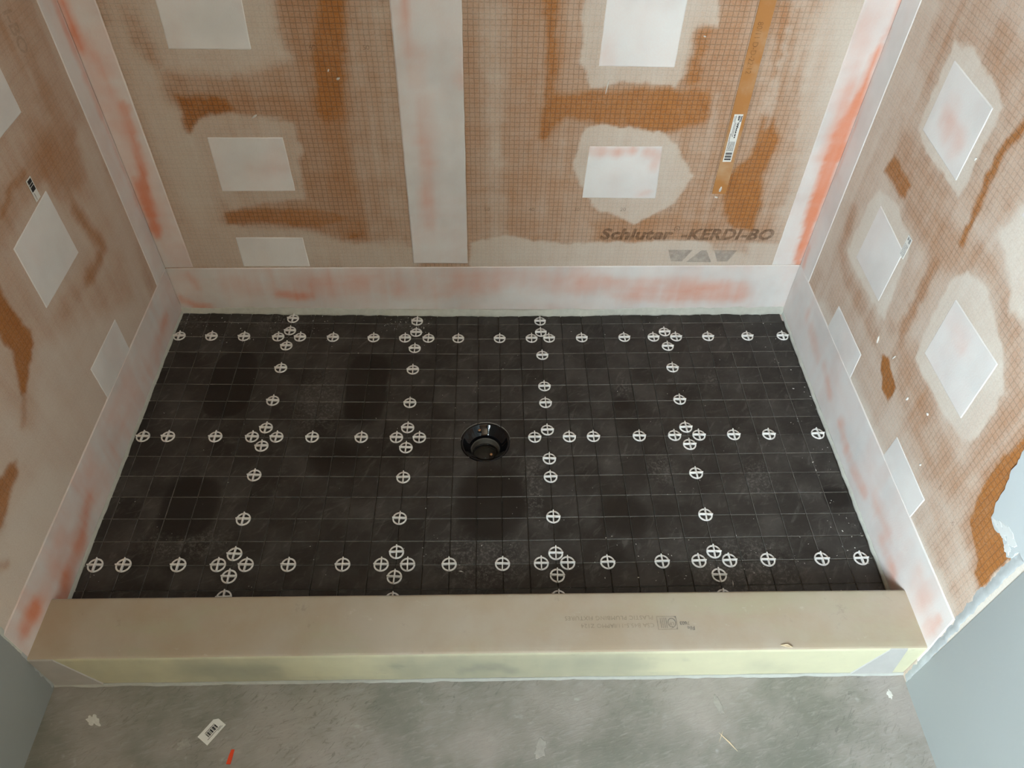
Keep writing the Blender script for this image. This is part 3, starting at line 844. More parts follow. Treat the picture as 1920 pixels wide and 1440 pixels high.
# plain printed stripe on the back board, with its ruled edges
stripe = sheet('printed_stripe', wall_back, to_back, [(.969, .360), (1.000, .360), (.9925, CEIL), (.9610, CEIL)], None, (), 0, t=0.0005, lip=0.0004)
Ms = Mat('printed_stripe', 0.8, 0.2)
pp = Ms.pos()
stripe.data.materials.append(Ms.color(Ms.mix(Ms.ramp(Ms.noise(pp, 16, 5), 0.45, 0.8), (0.400, 0.185, 0.060), (0.46, 0.30, 0.17))))
for x0, x1 in ((.9685, .9610), (.9660, .9585), (1.0005, .9930), (1.0030, .9955)):
    w = 0.0008
    me = mesh('rule', [(x0, 0.36, 0), (x0 + w, 0.36, 0), (x1 + w, CEIL, 0), (x1, CEIL, 0)], [(0, 1, 2, 3)])
    place_print('printed_rule', me, wall_back, M_PRINT, on_back(0, 0), Xp, Zp)
place_print('printed_lettering', text_mesh('lettering', '80/11 D-D-22:12', 0.0150), wall_back, M_PRINT, on_back(0.9745, 0.728, 0.0016), -Zp, Xp, 0.95, 1.0)


def sticker_print(w, h, rows, bars):
    """Rows of tiny print and a barcode, as one flat print layer."""
    rnd = random.Random(int(w * 1e5 + h * 1e4))
    bm = bmesh.new()

    def q(x0, x1, y0, y1):
        bm.faces.new([bm.verts.new(p) for p in ((x0, y0, 0), (x1, y0, 0), (x1, y1, 0), (x0, y1, 0))])
    for x0, x1, y, t in rows:
        x = x0
        while x < x1:
            l = rnd.uniform(0.25, 0.8) * t * 2
            q(x, min(x + l, x1), y, y + t)
            x += l + t * rnd.uniform(0.15, 0.5)
    for x0, x1, y0, y1 in bars:
        q(x0, x1, y0, y1)
    return from_bm('sticker_print', bm)


def box_sheet(name, w, h, t=0.0006, cut=0.0):
    bm = bmesh.new()
    pts = [(0, 0), (w, 0), (w, h - cut), (w - cut, h), (0, h)] if cut else [(0, 0), (w, 0), (w, h), (0, h)]
    top = [bm.verts.new((x, y, t)) for x, y in pts]
    bot = [bm.verts.new((x, y, 0)) for x, y in pts]
    bm.faces.new(top)
    bm.faces.new(bot[::-1])
    for i in range(len(pts)):
        j = (i + 1) % len(pts)
        bm.faces.new((bot[i], bot[j], top[j], top[i]))
    return from_bm(name, bm)


# the long sticker on the back board reads downwards
W, H = 0.107, 0.0178
stk = place_print('product_sticker', box_sheet('product_sticker', W, H), wall_back, M_LABEL, on_back(0.9740, 0.5470, 0.0014), -Zp, Xp)
rows = [(0.003, 0.030, 0.0125, .0014), (0.018, 0.052, 0.0100, .0026), (0.018, 0.050, 0.0065, .0011), (0.003, 0.048, 0.0040, .0011),
        (0.004, 0.016, 0.0015, .0010), (0.042, 0.060, 0.0015, .0014)]
rows += [(0.060, 0.082, 0.0020 + i * 0.0024, .0012) for i in range(6)]
bars = [(0.0850 + a, 0.0850 + b, 0.002, 0.0155) for a, b in ((0, .0015), (.0021, .0045), (.0050, .0053), (.0068, .0085), (.0090, .0116), (.0135, .0150), (.0154, .0178))]
bars += [(0.003, 0.016, 0.0150, 0.0168), (0.003, 0.005, 0.0090, 0.0120), (0.0055, 0.0075, 0.0085, 0.0125), (0.008, 0.013, 0.0095, 0.0118)]
place_print('sticker_print', sticker_print(W, H, rows, bars), stk, M_INK, on_back(0.9740, 0.5470, 0.00225), -Zp, Xp)
stk['label'] = 'narrow white barcode sticker on the printed stripe'

# smaller, half-buried stickers on the side boards
stk = place_print('product_sticker', box_sheet('product_sticker', 0.042, 0.0165), wall_right, M_LABEL, (XR - 0.001, -0.2450, 0.500), -Zp, -Yp)
place_print('sticker_print', sticker_print(0.042, 0.0165, [(0.016, 0.040, 0.002 + i * 0.0028, .0013) for i in range(5)], [(0.002, 0.011, 0.009, 0.0145), (0.002, 0.008, 0.003, 0.007)]),
            stk, M_STAMP, (XR - 0.0018, -0.2450, 0.500), -Zp, -Yp)
stk = place_print('product_sticker', box_sheet('product_sticker', 0.040, 0.0165), wall_left, M_LABEL, (XL + 0.001, -0.2300, 0.5880), -Zp, Yp)
place_print('sticker_print', sticker_print(0.040, 0.0165, [(0.026, 0.038, 0.004, .0014)], [(0.002, 0.009, 0.002, 0.0145), (0.010, 0.0135, 0.002, 0.0145), (0.0145, 0.023, 0.002, 0.0145)]),
            stk, M_INK, (XL + 0.0018, -0.2300, 0.5880), -Zp, Yp)


def ragged_mesh(name, rx, ry, seed, t=0.0007, n=48, rough=0.9):
    """A thin flat splash with a torn outline, lying in its own xy plane."""
    verts, faces = [(0, 0, t)], []
    for i in range(n):
        a = 2 * math.pi * i / n
        k = 1 + rough * float(fbm(NA, np.array([2.2 * math.cos(a) + seed]), np.array([2.2 * math.sin(a) + seed * 1.3]), 4)[0]) * 1.6
        verts.append((rx * k * math.cos(a) * 0.86, ry * k * math.sin(a) * 0.86, t * 0.8))
    for i in range(n):
        x, y, _ = verts[1 + i]
        verts.append((x * 1.06, y * 1.06, 0))
    for i in range(n):
        j = (i + 1) % n
        faces += [(0, 1 + i, 1 + j), (1 + i, 1 + n + i, 1 + n + j, 1 + j)]
    return mesh(name, verts, faces)


# small blobs and drips of mortar on the boards
def blob_mesh(name, seed, sx, sy, sz):
    bm = bmesh.new()
    bmesh.ops.create_icosphere(bm, subdivisions=2, radius=1.0)
    rnd = random.Random(seed)
    for v in bm.verts:
        k = 1 + rnd.uniform(-0.22, 0.22)
        v.co = Vector((v.co.x * sx * k, v.co.y * sy * k, v.co.z * sz * k))
    return from_bm(name, bm, True)


for i, (x, z, sx, sz, rot) in enumerate(((.020, .5330, .010, .003, -.6), (.1960, .612, .006, .0035, -.4), (.180, .628, .005, .002, -1.0), (.985, .372, .004, .010, .1),
                                         (.980, .352, .006, .003, .3), (.712, .600, .0015, .022, .12), (.882, .700, .004, .002, .4))):
    o = link('mortar_blob', blob_mesh('mortar_blob', 40 + i, sx * .65, 0.0016, sz * .65), M_CRUMB, wall_back)
    o.location = (x, YB - 0.001, z)
    o.rotation_euler = (0, rot, 0)
for i, (y, z, sy, sz, rot) in enumerate(((-.455, .300, .004, .008, .2), (-.515, .330, .005, .004, 0), (-.37, .318, .002, .012, .3), (-.566, .255, .003, .004, .1),
                                         (-.305, .300, .002, .014, -.3), (-.31, .690, .003, .005, .2))):
    o = link('mortar_blob', blob_mesh('mortar_blob', 60 + i, 0.0016, sy * .6, sz * .6), M_CRUMB, wall_right)
    o.location = (XR - 0.001, y, z)
    o.rotation_euler = (rot, 0, 0)

# ------------------------------------------------------------------ the room around the shower
# floor of the room
fl = link('floor', box_mesh('floor', XL - 0.40, ROOM_X1 + 0.1, ROOM_Y - 0.1, CURB_Y0 + 0.004, ZF - 0.04, ZF), M_FLOOR)
tag(fl, 'grey skimmed subfloor with scratches in front of the curb', kind='structure')
ce = link('ceiling', box_mesh('ceiling', XL - 0.40, ROOM_X1 + 0.1, ROOM_Y - 0.1, YB + 0.02, CEIL, CEIL + 0.04), M_CEIL)
tag(ce, 'plain brown ceiling above the room, coloured for dim warm bounce light', kind='structure')
T = 0.38                                     # outer walls thickened so the deep reveal cuts daylight to the left side
wr = link('wall_right_room', box_mesh('wall_right_room', XR - 0.0012, XR + 0.12, CORNER_Y, DRY_R, ZF, CEIL), M_DRY)
tag(wr, 'pale blue-grey drywall right of the curb', kind='structure')
wq = link('wall_right_return', box_mesh('wall_right_return', XR + 0.12, ROOM_X1, CORNER_Y, CORNER_Y + 0.12, ZF, CEIL), M_WARM)  # added so the room opens out and returns less fill light
tag(wq, 'added unseen wall running right from the corner beside the viewer', kind='structure')
wf = link('wall_far_right', box_mesh('wall_far_right', ROOM_X1, ROOM_X1 + 0.1, ROOM_Y, CORNER_Y + 0.12, ZF, CEIL), M_WARM)  # added far off so its bounce reaches the shower only weakly
tag(wf, 'added unseen far right wall of the widened room behind the viewer', kind='structure')
wb = link('wall_rear', box_mesh('wall_rear', XL - T, ROOM_X1 + 0.1, ROOM_Y - T, ROOM_Y, ZF, CEIL), M_WARM)
tag(wb, 'plain wall behind the viewer, browned to warm the bounce light', kind='structure')
bm = bmesh.new()
add_box(bm, WIN_X - T, WIN_X, ROOM_Y, DRY_L, ZF, WIN_Z0)
add_box(bm, WIN_X - T, WIN_X, ROOM_Y, DRY_L, WIN_Z1, CEIL)
add_box(bm, WIN_X - T, WIN_X, ROOM_Y, WIN_Y0, WIN_Z0, WIN_Z1)
add_box(bm, WIN_X - T, WIN_X, WIN_Y1, DRY_L, WIN_Z0, WIN_Z1)
wl = link('wall_left_room', from_bm('wall_left_room', bm), M_DRY)
tag(wl, 'shadowed grey drywall left of the curb, with the window further along', kind='structure')
win = empty('window_1', (WIN_X, (WIN_Y0 + WIN_Y1) / 2, WIN_Z0))
tag(win, 'white framed window left of the viewer', kind='structure')
bm = bmesh.new()
fw, hy, hz_ = 0.05, (WIN_Y1 - WIN_Y0) / 2, WIN_Z1 - WIN_Z0
add_box(bm, -0.37, -0.31, -hy, hy, 0, fw)
add_box(bm, -0.37, -0.31, -hy, hy, hz_ - fw, hz_)
add_box(bm, -0.37, -0.31, -hy, -hy + fw, fw, hz_ - fw)
add_box(bm, -0.37, -0.31, hy - fw, hy, fw, hz_ - fw)
add_box(bm, -0.365, -0.315, -0.025, 0.025, fw, hz_ - fw)
link('window_frame', from_bm('window_frame', bm), M_PVC, win)
Mg = Mat('window_glass', 0.02, 0.5)
tb = Mg.new('ShaderNodeBsdfTransparent'); gb = Mg.new('ShaderNodeBsdfGlossy'); mxs = Mg.new('ShaderNodeMixShader')
gb.inputs['Roughness'].default_value = 0.02
mxs.inputs[0].default_value = 0.06
Mg.lk(tb.outputs[0], mxs.inputs[1]); Mg.lk(gb.outputs[0], mxs.inputs[2])
Mg.lk(mxs.outputs[0], Mg.nt.nodes['Material Output'].inputs['Surface'])
for y0, y1 in ((-hy + fw, -0.025), (0.025, hy - fw)):
    link('pane', box_mesh('pane', -0.342, -0.338, y0, y1, fw, hz_ - fw), Mg.m, win)

# torn edge of the right drywall where it laps over the board
pts = [(-.832, .368), (-.8028, .374), (-.800, .352), (-.7946, .345), (-.780, .352), (-.768, .361), (-.752, .350), (-.742, .352), (-.7346, .3555), (-.728, .372), (-.722, .395),
       (-.716, .420), (-.709, .445), (-.703, .472), (-.690, .52), (-.662, .62), (-.650, .75), (-.655, 1.2), (-.65, CEIL), (-.832, CEIL)]
fine = []
rnd = random.Random(5)
for (a, b) in zip(pts[:-1], pts[1:]):
    n = max(1, int(math.hypot(b[0] - a[0], b[1] - a[1]) / 0.006)) if b[1] < 0.9 else 1
    for k in range(n):
        t = k / n
        j = 0.0022 if 0 < k else 0.0
        fine.append((a[0] + (b[0] - a[0]) * t + rnd.uniform(-j, j), a[1] + (b[1] - a[1]) * t + rnd.uniform(-j, j)))
fine.append(pts[-1])
bm = bmesh.new()
top = [bm.verts.new((XR - 0.0030, y, z)) for y, z in fine]
bot = [bm.verts.new((XR + 0.0005, y, z)) for y, z in fine]
bm.faces.new(top)
for i in range(len(fine)):
    j = (i + 1) % len(fine)
    bm.faces.new((top[j], top[i], bot[i], bot[j]))
bmesh.ops.recalc_face_normals(bm, faces=bm.faces[:])
o = link('torn_drywall_edge', from_bm('torn_drywall_edge', bm), plain('white_joint_compound', (0.460, 0.500, 0.505), 0.8, 0.2, 0.03, 12), wr)
o['label'] = 'ragged torn drywall edge lapping over the orange board'
for i, (y, z, sy, sz) in enumerate(((-.775, .372, .020, .010), (-.760, .362, .018, .006), (-.785, .356, .010, .007), (-.745, .358, .010, .004))):
    o = link('torn_paper', ragged_mesh('torn_paper', sz, sy, 8.3 + i, 0.0008), M_DRYP, wr)
    o.location = (XR - 0.0029, y, z)
    o.rotation_euler = (0, -math.pi / 2, 0)


# filler smeared along the drywall joints
def smear(name, parent, X, side, pts, w, seed, mat=M_CAULK):
    verts, faces = [], []
    dense = []
    for (a, b) in zip(pts[:-1], pts[1:]):
        n = max(2, int(math.hypot(b[0] - a[0], b[1] - a[1]) / 0.004))
        dense += [(a[0] + (b[0] - a[0]) * k / n, a[1] + (b[1] - a[1]) * k / n) for k in range(n)]
    dense.append(pts[-1])
    for i, (y, z) in enumerate(dense):
        e0 = w * (1 + 1.4 * float(fbm(NA, np.array([z * 70 + seed]), np.array([seed]))[0]))
        e1 = w * 0.7 * (1 + 2.0 * float(fbm(NB, np.array([z * 90 + seed]), np.array([seed]))[0]))
        for dy, dx in ((e0 * 2.2, -0.0010), (e0 * 1.2, -0.0003), (-e1 * 0.4, 0.0005), (-e1, -0.0004)):
            verts.append((X + side * (dx + 0.0012), y + dy, z))
    for i in range(len(dense) - 1):
        for k in range(3):
            a = i * 4 + k
            faces.append((a, a + 1, a + 5, a + 4))
    me = mesh(name, verts, faces, True)
    return link(name, me, mat, parent)


smear('joint_filler', wr, XR, -1, [(-.824, -.04), (-.822, .06), (-.818, .16), (-.812, .26), (-.812, .37)], 0.0055, 2.2)
smear('joint_filler', wl, XL, 1, [(-.812, -.04), (-.808, .03), (-.806, .085)], 0.0065, 6.1)
smear('joint_filler', wl, XL, 1, [(-.806, .085), (-.805, .30), (-.805, .60)], 0.003, 8.4, M_BEAD)

# ------------------------------------------------------------------ curb
curb = empty('shower_curb', ((XL + XR) / 2, (CURB_Y0 + CURB_Y1) / 2, ZF))
tag(curb, 'beige membrane-covered shower curb with pale yellow-green front below the tiled tray', 'curb')
cx_, cy_ = (XL + XR) / 2, (CURB_Y0 + CURB_Y1) / 2


def curb_obj(name, me, mat):
    o = link(name, me, mat, curb)
    o.matrix_parent_inverse = Matrix.Translation((-cx_, -cy_, -ZF))
    return o


G = 0.0015
curb_obj('curb_core', box_mesh('curb_core', XL + 0.002, XR - 0.002, CURB_Y0 + G, CURB_Y1 - G, ZF, CURB_Z - G), M_CURB_PATCH)


def strip_grid(name, prof, x0, x1, nx, wob=0.0006):
    """Extrude a (y, z) profile along x with a slightly uneven surface."""
    verts, faces = [], []
    m = len(prof)
    for i in range(nx + 1):
        x = x0 + (x1 - x0) * i / nx
        d = wob * float(fbm(NA, np.array([x * 9.0]), np.array([2.5]))[0]) * 2
        for y, z in prof:
            verts.append((x, y + d, z + d * 0.6))
    for i in range(nx):
        for k in range(m - 1):
            a = i * m + k
            faces.append((a, a + m, a + m + 1, a + 1))
    return mesh(name, verts, faces, True), np.array(verts)


r = 0.005
prof = [(CURB_Y1, ZF + 0.03), (CURB_Y1, CURB_Z - r)] + \
       [(CURB_Y1 - r + r * math.cos(a), CURB_Z - r + r * math.sin(a)) for a in (0.4, 0.8, 1.2)] + \
       [(CURB_Y1 - r, CURB_Z)] + [(CURB_Y1 - r + (CURB_Y0 + r - CURB_Y1 + r) * k / 12, CURB_Z) for k in range(1, 12)] + [(CURB_Y0 + 0.004, CURB_Z)] + \
       [(CURB_Y0 + 0.004 - 0.004 * math.sin(a), CURB_Z - 0.004 + 0.004 * math.cos(a)) for a in (0.5, 1.0)]
me, _ = strip_grid('top_membrane', prof, XL + 0.001, XR - 0.001, 150)
curb_obj('top_membrane', me, M_CURB_TOP)
prof = [(CURB_Y0 + 0.0022, CURB_Z - 0.0008)] + [(CURB_Y0, CURB_Z - 0.003 - (CURB_Z - 0.003 - ZF) * k / 12) for k in range(13)]
me, vv = strip_grid('front_membrane', prof, XL + 0.001, XR - 0.001, 220)
smears = [st(.45, .12, .03, [(-.26, .01), (-.08, .01)], .7), st(.85, .09, .04, [(.00, .01), (.10, .0)], .9),
          st(.05, .07, .03, [(.18, .02), (.27, .01)], .9), st(.72, .11, .04, [(.36, .01), (.70, .01)], .9),
          st(1.0, .026, .014, [(.44, -.005), (.48, .015), (.53, -.005)], .9), st(1.0, .010, .006, [(.318, .012), (.330, .018)], .9),
          st(.05, .08, .03, [(.82, .01), (1.12, .01)], .9), st(.50, .03, .03, [(.95, .0), (1.0, -.02)], .8),
          st(.75, .012, .010, [(-.05, -.036), (.45, -.034), (.80, -.036)], .6), st(.80, .006, .005, [(.74, .035), (.82, .030)], .5)]
attr(me, 'pink', paint(vv[:, 0], vv[:, 2], 0.10, smears, 0.008))
curb_obj('front_membrane', me, M_CURB_FRONT)


def to_curb(u, z, d): return np.stack([u, np.full_like(u, CURB_Y0 + d), z], -1)


for c in ([(-.273, -.044), (-.185, -.044), (-.232, .064), (-.273, .064)], [(1.125, -.044), (1.205, -.044), (1.190, .064), (1.160, .064)]):
    o = sheet('corner_patch', curb, to_curb, c, M_CURB_PATCH, (), 0, t=0.0016)
    o.matrix_parent_inverse = Matrix.Translation((-cx_, -cy_, -ZF))
o = bead('mortar_bead', curb, (XL, CURB_Y0, 0), (XR, CURB_Y0, 0), (0, -1, 0), lambda x, y: ZF, 12.4, 0.006, 0.0042, plain('pale_mortar_bead', (0.40, 0.415, 0.385), 0.85, 0.2, 0.14, 60, 0.5))
o.matrix_parent_inverse = Matrix.Translation((-cx_, -cy_, -ZF))


def curb_print(name, me, mat, x, y, e=0.0013):
    # stamped upside down as seen from the room
    o = place_print(name, me, None, mat, (x, y, CURB_Z + e), -Xp, -Yp)
    o.parent = curb
    o.matrix_parent_inverse = Matrix.Translation((-cx_, -cy_, -ZF))
    return o


curb_print('stamped_lettering', text_mesh('lettering', 'CSA B45.5-11/IAPMO Z124', 0.0105, space=1.05), M_STAMP_F, 0.7640, -0.7605)
curb_print('stamped_lettering', text_mesh('lettering', 'PLASTIC PLUMBING FIXTURES', 0.0105, space=1.10), M_STAMP_F, 0.7640, -0.7465)
bm = bmesh.new()


def quad(x0, x1, y0, y1, z=0.0):
    bm.faces.new([bm.verts.new(p) for p in ((x0, y0, z), (x1, y0, z), (x1, y1, z), (x0, y1, z))])


quad(0, .034, 0, .0008); quad(0, .034, .0232, .024); quad(0, .0008, .0008, .0232); quad(.0332, .034, .0008, .0232)
for i in range(4):
    quad(.0175 + i * .0032, .0187 + i * .0032, .003, .021)
n = 28
ring = [[bm.verts.new((.0088 + rr * math.cos(2 * math.pi * i / n), .012 + rr * 1.2 * math.sin(2 * math.pi * i / n), 0)) for i in range(n)] for rr in (.0060, .0072)]
for i in range(n):
    bm.faces.new((ring[0][i], ring[1][i], ring[1][(i + 1) % n], ring[0][(i + 1) % n]))
bm.faces.new([bm.verts.new(p) for p in ((0.0008, .0008, 0), (.0035, .0008, 0), (.0008, .0045, 0))])
bm.faces.new([bm.verts.new(p) for p in ((0.0008, .0232, 0), (.0008, .0195, 0), (.0035, .0232, 0))])
curb_print('stamped_emblem', from_bm('emblem', bm), M_STAMP, 0.8035, -0.7480)
curb_print('stamped_lettering', text_mesh('lettering', 'UP', 0.0075), M_STAMP, 0.7985, -0.7590)
curb_print('stamped_lettering', text_mesh('lettering', 'C', 0.0075), M_STAMP, 0.7960, -0.7655)
curb_print('stamped_lettering', text_mesh('lettering', 'File', 0.0095, 0.0, 0.0002), M_STAMP, 0.8330, -0.7665)
curb_print('stamped_lettering', text_mesh('lettering', '7603', 0.0085, 0.0, 0.0002), M_STAMP, 0.8250, -0.7580)

# ------------------------------------------------------------------ tray under the tiles
U0, U1, V0, V1 = -5.37, 24.07, -1.66, 13.72      # tiled area in tile pitches
bm = bmesh.new()
na, nr = 96, 14
x0, x1, y0, y1 = XL + 0.0005, XR - 0.0005, CURB_Y1 - 0.001, YB - 0.0005
rows_ = []
for k in range(nr + 1):
    t = (k / nr) ** 1.4
    row = []
    for i in range(na):
        a = 2 * math.pi * i / na
        c, s = math.cos(a), math.sin(a)
        far = min((x1 - DRAIN[0]) / c if c > 1e-6 else ((x0 - DRAIN[0]) / c if c < -1e-6 else 1e9),
                  (y1 - DRAIN[1]) / s if s > 1e-6 else ((y0 - DRAIN[1]) / s if s < -1e-6 else 1e9))
        rr = DRAIN_R * (1 - t) + far * t
        x, y = DRAIN[0] + rr * c, DRAIN[1] + rr * s
        row.append(bm.verts.new((x, y, zf(x, y) - 0.0034)))
    rows_.append(row)
bottom = [bm.verts.new((v.co.x, v.co.y, ZF)) for v in rows_[0]]
for k in range(nr):
    for i in range(na):
        j = (i + 1) % na
        bm.faces.new((rows_[k][i], rows_[k + 1][i], rows_[k + 1][j], rows_[k][j]))
for i in range(na):
    j = (i + 1) % na
    bm.faces.new((rows_[0][i], rows_[0][j], bottom[j], bottom[i]))
tray = link('floor_shower', from_bm('floor_shower', bm), M_BED)
tag(tray, 'sloped shower tray with grey mortar bed under the dark tiles', kind='structure')

# ------------------------------------------------------------------ mosaic tiles
TT = 0.0065


def tile_poly(u0, u1, v0, v1, gap):
    return [(u0 * P + gap, -v1 * P + gap), (u1 * P - gap, -v1 * P + gap), (u1 * P - gap, -v0 * P - gap), (u0 * P + gap, -v0 * P - gap)]


def prism(name, pts, bevel=0.0007):
    """Tile from a convex outline about its own centre: top face, worn arris, sides."""
    n = len(pts)
    cx = sum(p[0] for p in pts) / n; cy = sum(p[1] for p in pts) / n

    def ins(p):
        d = math.hypot(p[0] - cx, p[1] - cy)
        k = max(0.0, 1 - 1.35 * bevel / max(d, 1e-5))
        return (cx + (p[0] - cx) * k, cy + (p[1] - cy) * k)
    top = [(*ins(p), 0.0) for p in pts]
    rim = [(*p, -bevel) for p in pts]
    low = [(*p, -TT) for p in pts]
    faces = [tuple(range(n))]
    for i in range(n):
        j = (i + 1) % n
        faces += [(i, n + i, n + j, j), (n + i, 2 * n + i, 2 * n + j, n + j)]
    me = mesh(name, top + rim + low, faces)
    me.materials.append(M_TILE); me.materials.append(M_TILE_EDGE)
    for f in me.polygons:
        f.material_index = 1 if f.index > 0 and (f.index - 1) % 2 == 1 else 0
    return me


rnd = random.Random(11)
FULL = prism('tile', tile_poly(0, 1, 0, 1, 0.00085)[:])
for v in FULL.vertices:
    v.co.x -= P / 2; v.co.y += P / 2
ROWS = [(V0, 0), (0, 6), (6, 12), (12, V1)]
COLS = [(U0, 0), (0, 6), (6, 12), (12, 18), (18, U1)]
ROW_TXT = ['narrow cut dark mosaic sheet along the back wall', 'dark mosaic sheet in the back full row', 'dark mosaic sheet in the front full row', 'narrow cut dark mosaic sheet along the curb']
COL_TXT = ['beside the left wall', 'second from the left wall', 'third from the left wall', 'second from the right wall', 'beside the right wall']
ROW_GRP = ['cut mosaic sheets along the back wall', 'mosaic sheets of the back full row', 'mosaic sheets of the front full row', 'cut mosaic sheets along the curb']
SHEETS = {}
for ri, (va, vb) in enumerate(ROWS):
    for ci, (ua, ub) in enumerate(COLS):
        sx, sy = (ua + ub) / 2 * P, -(va + vb) / 2 * P
        root = empty('mosaic_tile_sheet', (sx, sy, zf(sx, sy) - TT))
        lab = ROW_TXT[ri] + ', ' + COL_TXT[ci]
        if ci == 2 and ri in (1, 2):
            lab = ROW_TXT[ri] + (', cut around the drain at its front edge' if ri == 1 else ', cut around the drain at its back edge')
        tag(root, lab, 'tile sheet', ROW_GRP[ri])
        SHEETS[(ri, ci)] = root
        jx, jy = rnd.uniform(-.0006, .0006), rnd.uniform(-.0005, .0005)
        if ri == 0: jx += 0.0015 * (1 if ci % 2 else -1)
        us = [ua] + [k for k in range(math.ceil(ua + 1e-6), math.ceil(ub - 1e-6))] + [ub]
        vs = [va] + [k for k in range(math.ceil(va + 1e-6), math.ceil(vb - 1e-6))] + [vb]
        us = sorted(set(us)); vs = sorted(set(vs))
        for v0, v1 in zip(vs[:-1], vs[1:]):
            for u0, u1 in zip(us[:-1], us[1:]):
                if u1 - u0 < 0.10 or v1 - v0 < 0.10:
                    continue
                mx, my = (u0 + u1) / 2 * P, -(v0 + v1) / 2 * P
                corners = tile_poly(u0, u1, v0, v1, 0.00085)
                dist = min(math.hypot(px - DRAIN[0], py - DRAIN[1]) for px, py in corners)
                cl = math.hypot(max(abs(mx - DRAIN[0]) - (u1 - u0) * P / 2, 0), max(abs(my - DRAIN[1]) - (v1 - v0) * P / 2, 0))
                if cl < DRAIN_R + 0.0005:
                    if max(math.hypot(px - DRAIN[0], py - DRAIN[1]) for px, py in corners) < DRAIN_R + 0.004:
                        continue
                    # cut to the drain: edge points inside the circle move out to it
                    ring_ = []
                    for a, b in zip(corners, corners[1:] + corners[:1]):
                        for k in range(14):
                            x = a[0] + (b[0] - a[0]) * k / 14; y = a[1] + (b[1] - a[1]) * k / 14
                            dd = math.hypot(x - DRAIN[0], y - DRAIN[1])
                            if dd < DRAIN_R + 0.001:
                                f = (DRAIN_R + 0.001) / max(dd, 1e-4)
                                x = DRAIN[0] + (x - DRAIN[0]) * f; y = DRAIN[1] + (y - DRAIN[1]) * f
                                x = min(max(x, u0 * P + .00085), u1 * P - .00085); y = min(max(y, -v1 * P + .00085), -v0 * P - .00085)
                                if math.hypot(x - DRAIN[0], y - DRAIN[1]) < DRAIN_R - 0.002:
                                    continue
                            if not ring_ or math.hypot(ring_[-1][0] - x, ring_[-1][1] - y) > 0.0006:
                                ring_.append((x, y))
                    if len(ring_) < 4:
                        continue
                    me = prism('tile', [(x - mx, y - my) for x, y in ring_], 0.0003)
                elif u1 - u0 > 0.999 and v1 - v0 > 0.999:
                    me = FULL
                else:
                    me = prism('tile', [(x - mx, y - my) for x, y in corners])
                o = link('tile', me, None, root)
                gx = 0.01344 * (mx - 0.468) / math.sqrt((mx - 0.468) ** 2 + 0.0016)
                gy = 0.00314 * (my + 0.315) / math.sqrt((my + 0.315) ** 2 + 0.0016)
                o.location = (mx - sx + jx + rnd.uniform(-.0002, .0002), my - sy + jy + rnd.uniform(-.0002, .0002), zf(mx, my) - zf(sx, sy) + TT + rnd.uniform(-.0002, .0002))
                o.rotation_euler = (gy + rnd.uniform(-.003, .003), -gx + rnd.uniform(-.003, .003), rnd.uniform(-.004, .004) if me is FULL else 0)

# ------------------------------------------------------------------ drain
dr = empty('shower_drain', (DRAIN[0], DRAIN[1], zf(*DRAIN) - 0.075))
tag(dr, 'open glossy black round shower drain in the tiles', 'drain')
B = 0.075
prof = [(.0530, -.0075 + B), (.0530, -.0020 + B), (.0515, -.0008 + B), (.0495, -.0012 + B), (.0480, -.0030 + B), (.0440, -.0080 + B), (.0385, -.0135 + B), (.0345, -.0170 + B),
        (.0325, -.0190 + B), (.0318, -.0210 + B), (.0318, -.0300 + B)]
funnel = link('funnel', lathe('funnel', prof, 72), M_BLACK, dr)
th = link('throat', lathe('throat', [(.0318, -.028 + B), (.0300, -.0285 + B), (.0296, -.030 + B), (.0296, -.042 + B), (.0285, -.0425 + B), (.0285, -.046 + B), (.0296, -.0465 + B), (.0296, -.060 + B)], 64), M_GREYP, dr)
link('pipe_bottom', lathe('pipe_bottom', [(.0296, -.060 + B), (.0275, -.0590 + B), (.012, -.0590 + B), (.0004, -.0588 + B)], 64), M_GREYP, dr)
link('seal_ring', lathe('seal_ring', [(.0296 - .0022 + .0022 * math.cos(a), -.0450 + B + .0022 * math.sin(a)) for a in [k * math.pi / 4 for k in range(8)]], 64, True), M_BLACK, dr)
for i, (dx, dy, dz) in enumerate(((-.0130, .0395, -.0115), (.0126, -.0245, -.0150))):
    s = link('screw', lathe('screw', [(.0003, .0016), (.0022, .0014), (.0030, .0006), (.0031, -.0010), (.0022, -.0014), (.0022, -.008)], 20), M_BRASS, funnel)
    s.location = (dx, dy, dz + B + 0.002)
    lug = link('screw_lug', box_mesh('screw_lug', -.0045, .0045, -.0115 if i else -.004, .004, -.009, -.0016, bevel=.0008), M_BLACK, funnel)
    lug.location = (dx, dy, dz + B + 0.002)

# ------------------------------------------------------------------ tile spacers
RO, RI, RH, FH = 0.0143, 0.0113, 0.0022, 0.0066
ring_me = lathe('ring', [(RI, 0.0002), (RO, 0.0002), (RO, RH - .0004), (RO - .0004, RH), (RI + .0004, RH), (RI, RH - .0004)], 32, True)
ring_me.materials.append(M_SPACER)
for f in ring_me.polygons: f.use_smooth = False


def fin(name, along_x):
    bm = bmesh.new()
    w, l = 0.00115, 0.0143
    if along_x:
        add_box(bm, -l, l, -w, w, 0.0003, FH)
    else:
        add_box(bm, -w, w, -l, l, 0.0003, FH + 0.0002)
    bmesh.ops.bevel(bm, geom=bm.edges[:], offset=0.0004, segments=1, affect='EDGES')
    me = from_bm(name, bm)
    me.materials.append(M_SPACER)
    return me


